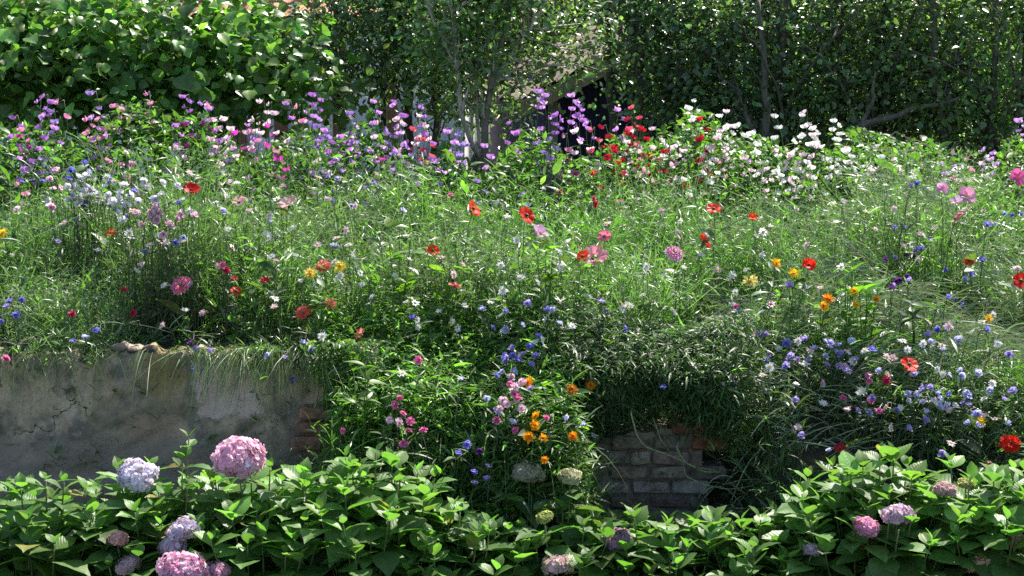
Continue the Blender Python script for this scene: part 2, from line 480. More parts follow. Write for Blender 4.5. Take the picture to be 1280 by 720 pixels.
def blue_shed():
    r = empty('garden_shed', (1.52, 14.0, .85), R(11))
    tag(r, 'dark blue boarded shed with a pale weathered roof between the trees', 'shed')
    # gable end towards the garden, ridge running away to the left
    za, zr, hw, dp = .98, 1.58, 1.35, 2.6      # eave and ridge heights over the base, half width, depth
    xs = np.linspace(-hw + .12, hw - .12, 19)
    a = Acc()
    for i in range(18):
        x0, x1 = xs[i] + .001, xs[i+1] - .001
        top = lambda x: za - .03 + (zr - za) * (1 - abs(x) / hw)
        y0 = .0 if i % 2 else .016
        V = [(x0, y0, -.2), (x1, y0, -.2), (x1, y0, top(x1)), (x0, y0, top(x0)), (x0, .06, -.2), (x1, .06, -.2), (x1, .06, top(x1)), (x0, .06, top(x0))]
        a.raw(V, [[0, 1, 2, 3], [5, 4, 7, 6], [0, 4, 5, 1], [3, 2, 6, 7], [0, 3, 7, 4], [1, 5, 6, 2]], jit((.028, .026, .085), 1, .15, .05)[0])
    a.raw([(-hw + .13, .065, -.2), (hw - .13, .065, -.2), (hw - .13, .065, za), (0, .065, zr - .08), (-hw + .13, .065, za)], [[0, 1, 2, 3, 4]], (.02, .02, .05))
    a.build('gable_wall', M_wood, r, False)
    for s in (-1, 1):
        a = Acc(); box(a, (s*(hw-.12) - .03, .07, -.2), (s*(hw-.12) + .03, dp, za + .06), (.028, .026, .08))
        a.build('side_wall', M_wood, r, False)
    a = Acc()
    for s in (-1, 1):
        n1, n2 = 16, 26
        rows = []
        for i in range(n1 + 1):
            t = i / n1
            for dz in ((.02, .0) if i else (.02,)):
                ys = np.linspace(-.28, dp + .1, n2 + 1)
                rows.append(np.stack([np.full(n2+1, s*(hw + .18)*(1 - t)), ys, (za - .13) + (zr - za + .13)*t + dz*(1 if i else 0) + .008*np.sin(ys*7 + i*2)], -1))
        V = np.concatenate(rows); n = n2 + 1
        F = [[j*n+i, j*n+i+1, (j+1)*n+i+1, (j+1)*n+i] for j in range(len(rows)-1) for i in range(n2)]
        a.add((V, F, V[:, :2].copy()), np.eye(3)[None], np.zeros((1, 3)), jit((.19, .135, .095), len(V), .18, .06)[None])
    a.build('roof', M_thatch, r, False)
    a = Acc()
    for s in (-1, 1):
        p0 = np.array([s*(hw + .2), -.30, za - .16]); p1 = np.array([0, -.30, zr - .02])
        V = [p0, p1, p1 - (0, 0, .13), p0 - (0, 0, .13)]; V = V + [v + (0, .03, 0) for v in V]
        a.raw(V, [[0, 1, 2, 3], [5, 4, 7, 6], [0, 4, 5, 1], [3, 2, 6, 7], [0, 3, 7, 4], [1, 5, 6, 2]], (.34, .25, .15))
    a.build('barge_board', M_wood, r, False)
    a = Acc(); box(a, (-hw + .10, -.02, -.2), (-hw + .18, -.003, za - .05), (.3, .3, .32)); a.build('corner_post', M_wood, r, False)
blue_shed()

# ------------------------------------------------------------------ garden walls
def rendered_wall():
    r = empty('garden_wall', (-2.0, 7.15, 0))
    tag(r, 'stained grey brown rendered garden wall with a pinkish repair patch', 'wall')
    x0, x1 = -4.6, -.72
    nx, nz = 300, 60
    xs = np.linspace(x0, x1, nx + 1)
    top = .815 + .014*np.sin(7*xs) + .012*np.sin(19*xs + 1) + .010*np.sin(47*xs + 2*np.sin(9*xs)) + .006*np.sin(97*xs) - .05*np.clip((xs + 1.15)/.4, 0, 1) - .12*np.clip((xs + .85)/.13, 0, 1)**2
    a = Acc()
    Zt = np.linspace(0, 1, nz + 1)
    X = np.tile(xs, (nz + 1, 1)); Z = Zt[:, None] * (top + .1)[None] - .1
    Yf = 7.0 + .006*np.sin(6*X + 5*Z) + .005*np.sin(15*X - 11*Z) + .004*np.sin(37*X + 23*Z)
    Yf += .010*sst(.35, .8, np.sin(9*X + 3*np.sin(5*Z))*np.sin(14*Z - 4*X + 2*np.sin(3*X))) + .006*sst(.4, .7, np.sin(23*X + 4*np.sin(7*Z))*np.sin(29*Z - 9*X))
    Yf -= .035 * (1 - sst(.27, .285, Z + .008*np.sin(9*X)))               # projecting foot course
    Yf += .02 * sst(.93, 1.0, np.broadcast_to(Zt[:, None], X.shape))**2
    rag = sst(-.80, -.72, X) * .05 * (1 + np.sin(60*Z)); Yf += rag
    V = [np.stack([X, Yf, Z], -1).reshape(-1, 3)]
    n = nx + 1; nf = (nz + 1) * n
    back = np.stack([xs, np.full(n, 7.10), top + .004], -1); backb = np.stack([xs, np.full(n, 7.10), np.full(n, -.1)], -1)
    V += [back, backb]
    F = [[j*n+i, j*n+i+1, (j+1)*n+i+1, (j+1)*n+i] for j in range(nz) for i in range(nx)]
    F += [[nz*n+i, nz*n+i+1, nf+i+1, nf+i] for i in range(nx)]
    F += [[nf+i, nf+i+1, nf+n+i+1, nf+n+i] for i in range(nx)]
    F += [[j*n+nx for j in range(nz+1)][k:k+1] + [] for k in range(0)]
    F.append([nf + n + nx] + [j*n+nx for j in range(nz+1)] + [nf + nx])
    a.raw(np.concatenate(V), F, (.3, .27, .23))
    o = a.build('render_face', render_wall_mat(), r); o.location = (2.0, -7.15, 0)
    a = Acc()                                                       # flints and stones bared along the top
    for px, w in ((104, 15), (149, 24), (166, 15), (187, 21), (262, 16), (36, 13)):
        p = at(px, 440, 7.03); s = w * .0034
        ico_stone(a, (p[0], 7.035, float(np.interp(p[0], xs, top)) - .012), (s*.5, .035, s*.24), random.choice([(.12, .08, .06), (.08, .06, .05), (.17, .13, .09)]))
    o = a.build('coping_stones', M_brick, r); o.location = (2.0, -7.15, 0)
    a = Acc()                                                       # broken brick end
    for k in range(9):
        z = .16 + k*.068
        if z > .60: break
        xb = -.72 + random.uniform(-.02, .05)
        brick(a, (xb - .10, 7.02 + random.uniform(-.03, .02), z), (.2, .13, .058), random.choice([(.22, .12, .08), (.17, .12, .09), (.26, .2, .15)]), random.uniform(-5, 5))
    o = a.build('brick_end', M_brick, r, False); o.location = (2.0, -7.15, 0)

def ico_stone(a, c, s, col):
    V, F = [], []
    nu, nv = 9, 6
    for j in range(nv + 1):
        for i in range(nu):
            th, ph = 2*math.pi*i/nu, math.pi*j/nv
            k = 1 + .16*math.sin(3*th + c[0]*40) * math.sin(2*ph)
            V.append((c[0] + s[0]*k*math.sin(ph)*math.cos(th), c[1] + s[1]*k*math.sin(ph)*math.sin(th), c[2] + s[2]*k*math.cos(ph)))
    for j in range(nv):
        for i in range(nu):
            F.append([j*nu+i, j*nu+(i+1) % nu, (j+1)*nu+(i+1) % nu, (j+1)*nu+i])
    a.raw(V, F, col)

def brick(a, c, s, col, rz=0.0):
    """one worn brick: a box with chamfered, jittered corners"""
    hx, hy, hz = s[0]/2, s[1]/2, s[2]/2; b = .011
    V = []
    for sx in (-1, 1):
        for sy in (-1, 1):
            for sz in (-1, 1):
                j = lambda: random.uniform(-.004, .004)
                V += [((hx-b)*sx+j(), hy*sy+j(), (hz-b)*sz+j()), (hx*sx+j(), (hy-b)*sy+j(), (hz-b)*sz+j()), ((hx-b)*sx+j(), (hy-b)*sy+j(), hz*sz+j())]
    import bmesh
    bm = bmesh.new()
    for v in V: bm.verts.new(v)
    res = bmesh.ops.convex_hull(bm, input=bm.verts)
    bm.verts.index_update()
    P = np.array([v.co for v in bm.verts]); F = [[v.index for v in f.verts] for f in bm.faces]
    bm.free()
    cr, sr = math.cos(R(rz)), math.sin(R(rz))
    P = P @ np.array([[cr, sr, 0], [-sr, cr, 0], [0, 0, 1]]) + np.array(c)
    a.raw(P, F, col)
rendered_wall()

def brick_wall():
    r = empty('brick_wall', (.65, 6.98, 0))
    tag(r, 'low broken brick wall with flaking whitewash under overhanging plants', 'wall')
    a = Acc()
    tops = lambda x: .56 - .05*sst(.55, .35, x) + .02*math.sin(9*x)
    z = -.02; k = 0
    while z < .56:
        x = .33 + (0.085 if k % 2 else 0) + random.uniform(-.01, .01)
        while x < (.86, .80, .88, .82, .77, .82, .75, .80, .70)[min(k, 8)]:
            w = random.choice([.165, .17, .16, .085 if k % 3 == 0 else .17])
            if z + .055 < tops(x + w/2) + .02 and not (z > .49 and random.random() < .25):
                t = random.random()
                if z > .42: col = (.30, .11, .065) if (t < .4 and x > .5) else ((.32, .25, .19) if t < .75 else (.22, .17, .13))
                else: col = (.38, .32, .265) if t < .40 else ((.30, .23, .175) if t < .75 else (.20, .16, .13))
                col = tuple(.62*v for v in col)  # all bricks dimmed: shade on the stub put into their colour
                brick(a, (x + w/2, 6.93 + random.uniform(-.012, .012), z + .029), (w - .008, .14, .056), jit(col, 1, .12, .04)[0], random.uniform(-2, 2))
            x += w
        z += .064; k += 1
    o = a.build('brick_face', M_brick, r, False); o.location = (-.65, -6.98, 0)
    a = Acc()
    V, F = [], []
    xs = np.linspace(.345, .80, 40); n = len(xs)
    for y, zz in ((6.875, 0), (6.875, 1), (7.08, 1), (7.08, 0)):
        for x in xs: V.append((x, y + .004*math.sin(31*x), -.05 if zz == 0 else tops(x) - .035 + .006*math.sin(53*x)))
    for j in range(3):
        F += [[j*n+i, j*n+i+1, (j+1)*n+i+1, (j+1)*n+i] for i in range(n-1)]
    F.append([0, n, 2*n, 3*n]); F.append([n-1, 4*n-1, 3*n-1, 2*n-1])
    a.raw(V, F, (.15, .12, .09))
    o = a.build('mortar', M_brick, r, False); o.location = (-.65, -6.98, 0)
brick_wall()

def fence_post():
    p = at(690, 240, 9.75)
    g = float(G(p[0], 9.75))
    r = empty('fence_post', (p[0], 9.75, g))
    tag(r, 'dark weathered wooden post standing among the sweet peas', 'post')
    a = Acc()
    n = 9; V = []
    for z in (-.1, .2, .45, .56):
        for i in range(n):
            t = 2*math.pi*i/n; rr = .075*(1 + .1*math.sin(3*t)) * (1 if z < .5 else .96)
            V.append((rr*math.cos(t), rr*math.sin(t), z + (.025*math.sin(2*t) if z > .5 else 0)))
    F = [[j*n+i, j*n+(i+1) % n, (j+1)*n+(i+1) % n, (j+1)*n+i] for j in range(3) for i in range(n)] + [[3*n+i for i in range(n)]]
    a.raw(V, F, (.07, .06, .05)); a.build('timber', M_wood, r)
fence_post()

# ------------------------------------------------------------------ trees
LEAF_S = leaf_tpl([.02, .24, .30, .22, .01], .5, .15, cols=1)
LEAF_SA = leaf_tpl([.03, .30, .36, .26, .01], .35, .25, cols=1)

def wander(a, b, m=7, amp=.05):
    t = np.linspace(0, 1, m)[:, None]
    P = (1-t)*np.asarray(a) + t*np.asarray(b)
    P[1:-1] += rng.normal(0, amp, (m-2, 3)) * .6
    return P

def tree(name, label, cat, base, limbs, blobs, leafcol, n_clump, per, lsize, group, bark=(.10, .085, .065), tpl=LEAF_S, mat=None, clump_r=.14, hang=-.1, twig_col=None, face=.35):
    """limbs: list of (points, radii); blobs: list of (centre, radii)"""
    r = empty(name, base); tag(r, label, cat, group)
    base = np.asarray(base, float)
    a = Acc(); pts = []
    for i, lim in enumerate(limbs):
        P, rad = lim[:2]; bk = lim[2] if len(lim) > 2 else bark
        P = np.asarray(P, float)
        if len(P) < 6:
            t = np.linspace(0, 1, len(P)); tt = np.linspace(0, 1, 14)
            P2 = np.stack([np.interp(tt, t, P[:, k]) for k in range(3)], 1)
            P2[1:-1] += rng.normal(0, .008, (12, 3)); rad = np.interp(tt, np.linspace(0, 1, len(rad)), rad); P = P2
        a.tube(P - base, rad, jit(bk, 1, .1, .03)[0], 8)
        pts.append(P[len(P)//3:])
    a.build('trunk', M_bark, r)
    pts = np.concatenate(pts)
    vol = np.array([np.prod(b[1]) for b in blobs]); vol = vol / vol.sum()
    which = rng.choice(len(blobs), n_clump, p=vol)
    d = unit(rng.normal(0, 1, (n_clump, 3))); rr = rng.uniform(.15, 1, (n_clump, 1)) ** .45
    Cc = np.array([blobs[w][0] for w in which]) + d * rr * np.array([blobs[w][1] for w in which])
    b = Acc()
    step = 1 if n_clump < 160 else 2
    for c in Cc[::step]:
        dd = np.linalg.norm(pts - c + np.array([0, 0, .25]), axis=1); p = pts[np.argmin(dd)]
        b.tube(wander(p - base, c - base, 6, .05), np.linspace(.009, .003, 6), twig_col or bark, 4, False)
    b.build('branch', M_bark, r)
    lf = Acc()
    k = n_clump * per
    ctr = np.repeat(Cc, per, axis=0)
    offs = rng.normal(0, 1, (k, 3)) * clump_r * np.array([1, 1, .75])
    T = ctr + offs - base
    dirs = unit(unit(offs) * .8 + rand_dir(k, -50, 30) + np.array([0, 0, hang]))
    nrm = unit(rng.normal(0, .55, (k, 3)) + np.array([.0, -face, 1.0]))
    tint = np.repeat(np.exp(rng.normal(0, .25, (n_clump, 1))), per, axis=0)
    lf.add(tpl, frames(dirs, nrm, lsize * np.exp(rng.normal(0, .25, k))), T, jit(leafcol, k, .28, .1) * tint)
    lf.build('crown', mat or M_tree, r)
    return r

def W3(px, py, Y): return at(px, py, Y)
DARK = (.098, .158, .074); MIDG = (.115, .185, .072); OLIVE = (.112, .168, .068)
TG = 'trees and tall bushes along the back of the garden'
def zg(y): return float(G(0, y))

# hazel at the left
hy = 11.2
base = (W3(190, 300, hy)[0], hy, zg(hy))
limbs = []
for px0, px1, py1, Y1 in ((150, 60, 60, 11.1), (170, 130, 20, 11.4), (190, 215, 10, 11.1), (205, 300, 50, 11.2), (215, 370, 80, 11.1), (160, -20, 90, 11.2), (200, 330, -10, 11.5)):
    p0 = W3(px0, 300, hy); p0[2] = base[2] - .05
    p1 = W3(px1, py1, Y1); limbs.append(([p0, (p0*.5 + p1*.5) + (0, 0, .15), p1], [.028, .018, .008]))
HZ = leaf_tpl([.04, .33, .44, .46, .38, .20, .015], .28, .28, serr=.05, cols=2)
blobs = [(W3(60, 70, 11.1), (.75, .4, .42)), (W3(200, 60, 11.1), (.75, .4, .40)), (W3(310, 75, 11.1), (.5, .36, .36)), (W3(370, 120, 11.0), (.28, .3, .16)), (W3(10, 60, 11.3), (.6, .4, .45)), (W3(150, 115, 10.95), (.9, .3, .2))]
tree('hazel_bush', 'big leaved hazel bush with broad bright leaves behind the purple sweet peas', 'bush', base, limbs, blobs, (.105, .205, .045), 330, 22, .072, TG, tpl=HZ, mat=M_hazel, clump_r=.16, bark=(.12, .10, .08), face=.5)

# dark tree in front of the white house
hy = 11.9
def stems(pxs, Y, top=-120, r0=.03, spread=40):
    L = []
    for px in pxs:
        p0 = W3(px, 300, Y); p0[2] = zg(Y) - .05
        p1 = W3(px + random.uniform(-spread, spread), top, Y + random.uniform(-.2, .2))
        L.append(([p0, p0*.55 + p1*.45 + np.array([random.uniform(-.08, .08), 0, 0]), p1], [r0, r0*.7, r0*.3]))
    return L
tree('shade_tree', 'dark leafed tree with thin upright trunks before the white house', 'tree', (W3(510, 300, hy)[0], hy, zg(hy)),
     stems([440, 478, 508, 512, 536, 545], hy), [(W3(440, 40, 11.8), (.45, .34, .5)), (W3(530, 20, 11.8), (.55, .34, .55)), (W3(480, -40, 12.0), (.7, .4, .25)), (W3(410, 75, 11.7), (.22, .3, .3)), (W3(545, 100, 11.9), (.22, .3, .3))],
     DARK, 240, 36, .043, TG, bark=(.07, .06, .05))

# the pale stemmed tree in the middle
Y = 10.9
def P_(l, Y): return [W3(x, y, Y) for x, y in l]
g = W3(606, 240, Y); g[2] = zg(Y) - .05
limbs = [([g] + P_([(606, 200), (606, 150), (616, 95), (636, 20), (645, -80)], Y), [.030, .027, .023, .019, .014, .009], (.16, .14, .11)),
         ([W3(598, 196, Y - .02)] + P_([(590, 180), (577, 145), (572, 90), (566, 20), (555, -60)], Y - .08), [.017, .017, .016, .014, .011, .008]),
         ([W3(603, 205, Y)] + P_([(599, 175), (596, 140), (595, 95), (600, 20), (610, -60)], Y + .12), [.013, .013, .012, .010, .008, .006]),
         (P_([(612, 125), (622, 95), (660, 40), (700, -30)], Y + .05), [.014, .012, .010, .006]),
         (P_([(572, 90), (560, 60), (540, 20), (530, -30)], Y - .05), [.015, .013, .01, .006])]
tree('fruit_tree', 'slender tree with pale stems forking low among the flowers', 'tree', (g[0], Y, zg(Y)), limbs,
     [(W3(582, 40, 11.0), (.30, .34, .35)), (W3(625, -10, 11.0), (.25, .3, .16)), (W3(600, -40, 11.1), (.5, .3, .2)), (W3(668, 70, 11.2), (.20, .2, .15)), (W3(700, 5, 11.2), (.22, .2, .12)), (W3(728, 48, 11.3), (.17, .15, .14)), (W3(690, 92, 11.3), (.16, .15, .07)), (W3(745, 85, 11.3), (.12, .15, .08)), (W3(560, 110, 11.3), (.18, .2, .2)), (W3(640, 130, 11.1), (.12, .15, .1))],
     MIDG, 235, 32, .042, TG, bark=(.42, .37, .29))

def bush_tree(px, Y, label, blobs, n, col, pxs, name='hedge_tree', per=36, ls=.043, bark=(.10, .09, .065), r0=.035, extra=()):
    b = W3(px, 300, Y); b[2] = zg(Y)
    arch = []
    for q in range(3):
        x0 = random.choice(pxs) + random.uniform(-15, 15); sd = random.choice((-1, 1)); x1 = x0 + sd*random.uniform(40, 130); y1 = random.uniform(-30, 90)
        arch.append(([W3(x0, 190, Y - .1), W3(x0 + sd*8, 120, Y - .22), W3((x0 + x1)/2, (120 + y1)/2 - 8, Y - .34), W3(x1, y1, Y - .38)], [.012, .010, .007, .003], (.10, .085, .06)))
    return tree(name, label, 'tree', b, stems(pxs, Y, r0=r0) + arch + list(extra), blobs, col, n, per, ls, TG, bark=bark)
bush_tree(800, 11.9, 'dark twiggy tree beside the blue shed, behind the red sweet peas',
          [(W3(815, 30, 11.9), (.24, .34, .5)), (W3(740, -12, 11.9), (.28, .3, .1)), (W3(840, 70, 11.8), (.5, .34, .55)), (W3(810, -35, 12), (.55, .35, .22)), (W3(850, 130, 11.8), (.30, .4, .22))], 210, DARK, [770, 812, 840])
ex = [(P_([(955, 175), (958, 130), (954, 70), (948, 0)], 11.3), [.03, .026, .02, .012]), (P_([(944, 185), (936, 150), (925, 120)], 11.3), [.022, .018, .01])]
bush_tree(950, 11.6, 'dense small leaved tree with an upright pale trunk behind the white sweet peas',
          [(W3(930, 60, 11.7), (.5, .34, .6)), (W3(1010, 80, 11.7), (.5, .34, .55)), (W3(960, -35, 11.9), (.7, .35, .22)), (W3(985, 140, 11.7), (.4, .4, .25)), (W3(900, 130, 11.8), (.3, .4, .25))], 235, DARK, [950, 962, 975], extra=ex)
ex = [(P_([(1052, 180), (1075, 158), (1100, 147), (1150, 135), (1200, 122)], 11.1), [.034, .028, .022, .016, .01]), (P_([(1075, 158), (1090, 130), (1095, 90)], 11.2), [.018, .014, .008])]
bush_tree(1085, 11.6, 'spreading tree with a long low branch reaching out over the flowers',
          [(W3(1080, 60, 11.7), (.5, .34, .6)), (W3(1150, 70, 11.6), (.5, .34, .5)), (W3(1100, -35, 11.9), (.7, .35, .22)), (W3(1110, 150, 11.7), (.4, .4, .25)), (W3(1150, 110, 11.4), (.4, .3, .22))], 235, OLIVE, [1060, 1095], extra=ex)
bush_tree(1230, 11.4, 'lighter green bushy tree closing the row beyond the pink mallows',
          [(W3(1210, 60, 11.5), (.5, .34, .6)), (W3(1290, 80, 11.5), (.5, .34, .55)), (W3(1240, -35, 11.7), (.7, .35, .22)), (W3(1220, 150, 11.5), (.45, .4, .3)), (W3(1310, 160, 11.4), (.4, .4, .3))], 250, MIDG, [1200, 1240, 1280])
bush_tree(880, 13.4, 'shaded tree in the second row behind the twiggy tree',
          [(W3(900, 60, 13.4), (.55, .5, .9)), (W3(980, 60, 13.4), (.8, .5, .9)), (W3(940, -60, 13.4), (.9, .6, .4))], 150, DARK, [850, 900, 950], per=30, ls=.06)
bush_tree(1150, 13.4, 'shaded tree in the second row behind the low branch',
          [(W3(1090, 60, 13.4), (.8, .5, .9)), (W3(1220, 60, 13.4), (.8, .5, .9)), (W3(1150, -60, 13.4), (1.2, .6, .4)), (W3(1320, 60, 13.4), (.7, .5, .9))], 190, DARK, [1080, 1150, 1220, 1290], per=30, ls=.06)

for px, Y, lab in ((700, 19.5, 'far dark tree behind the pale roof'), (560, 22, 'far dark tree behind the white house gable'), (860, 18.5, 'far dark tree right of the pale roof'), (1080, 19.5, 'far dark tree behind the upright pale trunk'), (1280, 18.5, 'far dark tree at the right end of the back row')):
    c = W3(px, 0, Y)
    tree('background_tree', lab, 'tree', (c[0], Y, zg(Y)), stems([px - 30, px + 20, px + 60], Y, r0=.06), [(W3(px, 30, Y), (1.25, .6, .8)), (W3(px + 30, -60, Y), (1.0, .6, .6)), (W3(px - 60, 90, Y), (.7, .5, .6))], DARK, 230, 30, .10, TG, bark=(.08, .07, .055), clump_r=.26)
# ------------------------------------------------------------------ meadow greenery (uncountable)
def half_w(y): return .318 * y + .55
def scatter(n, y0, y1, dens=None, xlim=None):
    X, Y = [], []
    tot = 0
    while tot < n:
        y = rng.uniform(y0, y1, n); x = rng.uniform(-1, 1, n) * (half_w(y1))
        ok = np.abs(x) < half_w(y)
        if dens is not None: ok &= rng.uniform(0, 1, n) < dens(x, y)
        X.append(x[ok]); Y.append(y[ok]); tot += ok.sum()
    return np.concatenate(X)[:n], np.concatenate(Y)[:n]

def planted(x, y):
    """no plants in front of the walls or in the hydrangea bed"""
    wl = x < -.80; wr = x > .30
    wb = x > .98
    return np.where(wl, y > 7.05, np.where(wb, y > 6.46 + .06*np.sin(9*x), np.where(wr, y > 6.93, y > 6.32 + .07*np.sin(6*x)))).astype(float)

def green_of(x, y):
    """how grey-green or bright the plants are from place to place"""
    g = .5 + .5*np.sin(1.9*x + 2.3*y + .5*np.sin(3*x)); g = np.clip(g + .3*np.sin(4.1*x - 3.3*y), 0, 1)
    left = 1 - sst(-1.4, -.6, x)
    g = np.clip(g * (.85 - .4*left) + .08, 0, 1)
    A = np.array([.115, .172, .085]); B = np.array([.100, .205, .045])
    return A*(1 - g[:, None]) + B*g[:, None]

def edge_pull(x, y):
    """plants at the wall heads lean out over the drop"""
    e = np.where(x < -.8, 1 - sst(7.06, 7.36, y), np.where(x > .98, .45*(1 - sst(6.6, 7.6, y)), np.where(x > .3, 1 - sst(6.95, 7.5, y), .35*(1 - sst(6.35, 6.9, y)))))
    return e

def meadow():
    ga = Acc(); fa = Acc(); la = Acc()
    n = 50000
    x, y = scatter(n, 6.28, 11.0, lambda a, b: planted(a, b) * (.22 + .78*sst(.15, .6, tuft(a, b))) * (1 - .85*hollow(a, b)))
    z = G(x, y); e = edge_pull(x, y)
    h = Hc(x, y) * np.exp(rng.normal(-.12, .22, n)); h = np.clip(h, .05, 1.1); h = np.minimum(h, .85 - .47*sst(8.5, 9.4, y)); h = np.where((e > .3) & (x < -.8), np.minimum(h, .20 + .08*np.sin(9*x)), h)
    az = rng.uniform(0, 2*math.pi, n); lean = np.abs(rng.normal(0, .5, n)) * h
    lx = np.cos(az) * lean; ly = np.sin(az) * lean - e * h * 1.0
    lx += .12 * h * np.sin(2*y + x)
    dz = h * (1 - .55*e*rng.uniform(.4, 1.3, n))
    m = 5; t = np.linspace(0, 1, m)
    P = np.zeros((n, m, 3))
    P[..., 0] = x[:, None] + lx[:, None]*t**1.8
    P[..., 1] = y[:, None] + ly[:, None]*t**1.5
    P[..., 2] = z[:, None] - .02 + dz[:, None]*t - (e*h)[:, None]*.35*t**3 + (e*h)[:, None]*.3*t*(1-t)
    az2 = rng.uniform(0, math.pi, n); side = np.stack([np.cos(az2), np.sin(az2)*.6, .0*az2], 1)
    wd = np.array([.0012, .0015, .0014, .0011, .0004])[None] * np.exp(rng.normal(0, .4, n))[:, None]
    ga.ribbons(P, wd, green_of(x, y) * np.exp(rng.normal(0, .25, (n, 1))), side)
    # feathery leaves and small leaves set along the stems
    for rep, (acc, cnt, L, tpl) in enumerate(((fa, 6, .044, leaf_tpl([.02, .040, .034, .005], .3, .3, cols=1)), (la, 2, .025, leaf_tpl([.03, .17, .19, .10, .01], .4, .3, cols=1)))):
        for q in range(cnt):
            tt = rng.uniform(.25, 1, n) ** .8
            ki = tt * (m-1); i0 = np.minimum(ki.astype(int), m-2); fr = (ki - i0)[:, None]
            Q = P[np.arange(n), i0]*(1-fr) + P[np.arange(n), i0+1]*fr
            d = rand_dir(n, -10, 65); nr = unit(rng.normal(0, .5, (n, 3)) + np.array([0, 0, 1.0]))
            sc = L * np.exp(rng.normal(0, .35, n))
            keep = rng.uniform(0, 1, n) < .92
            c = green_of(x, y) * np.exp(rng.normal(0, .3, (n, 1)))
            if acc is fa: c = c*.75 + np.array([.035, .042, .034])
            if acc is la: c = c * np.array([.85, .95, .7])
            if acc is la: sc = sc * np.where(np.sin(4.3*x + 1.3*np.sin(6*y)) * np.sin(5.1*y + 2*np.sin(3*x)) > .35, 1.9, 1.0)
            acc.add(tpl, frames(d[keep], nr[keep], sc[keep]), Q[keep], c[keep])
    tag(ga.build('meadow_grass', M_grass), 'fine green stems and grass blades filling the flower meadow', 'grass', kind='stuff')
    tag(fa.build('feathery_foliage', M_grass), 'thin feathery leaves between the meadow stems', 'foliage', kind='stuff')
    tag(la.build('meadow_leaves', M_leaf), 'small green leaves crowding the flower bank', 'foliage', kind='stuff')
meadow()

def sweet_pea_greens():
    """the leafy tangle of the sweet pea row"""
    a = Acc()
    n = 30000
    y = np.clip(rng.normal(10.15, .28, n), 9.5, 10.9); x = rng.uniform(-1, 1, n) * half_w(10.2)
    top = .62 + .08*np.sin(2.1*x + .4) + .10*np.sin(5.7*x + 1) + .06*np.sin(13*x) - .06*np.exp(-((x - 1.1)/.6)**2)
    top = top - .20*sst(-.4, -.25, x)*(1 - sst(.50, .68, x)); top = np.where(x > 2.3, top - .12, top)
    zz = rng.uniform(.05, 1, n)**.8 * np.clip(top + .12, .3, 1.0)
    T = np.stack([x, y - .25*(1 - zz), G(x, y) + zz], 1)
    d = rand_dir(n, -10, 70); nr = unit(rng.normal(0, .5, (n, 3)) + np.array([0, 0, 1.0]))
    c = jit((.080, .155, .042), n, .3, .1)
    a.add(leaf_tpl([.04, .19, .22, .14, .01], .35, .3, cols=1), frames(d, nr, .044*np.exp(rng.normal(0, .3, n))), T, c)
    k = 450
    x = rng.uniform(-1, 1, k) * half_w(10.2); y = rng.normal(10.1, .25, k)
    P = np.zeros((k, 5, 3)); t = np.linspace(0, 1, 5); h = rng.uniform(.3, .62, k)
    P[..., 0] = x[:, None] + rng.normal(0, .12, k)[:, None]*t; P[..., 1] = y[:, None] + rng.normal(-.05, .08, k)[:, None]*t
    P[..., 2] = G(x, y)[:, None] + h[:, None]*t
    az2 = rng.uniform(0, math.pi, k); side = np.stack([np.cos(az2), np.sin(az2), 0*az2], 1)
    a.ribbons(P, np.array([.003, .003, .0026, .002, .0008]), jit((.075, .135, .05), k, .3, .1), side)
    tag(a.build('sweet_pea_foliage', M_leaf), 'tangled pale green sweet pea leaves and tendrils at the back', 'foliage', kind='stuff')
sweet_pea_greens()

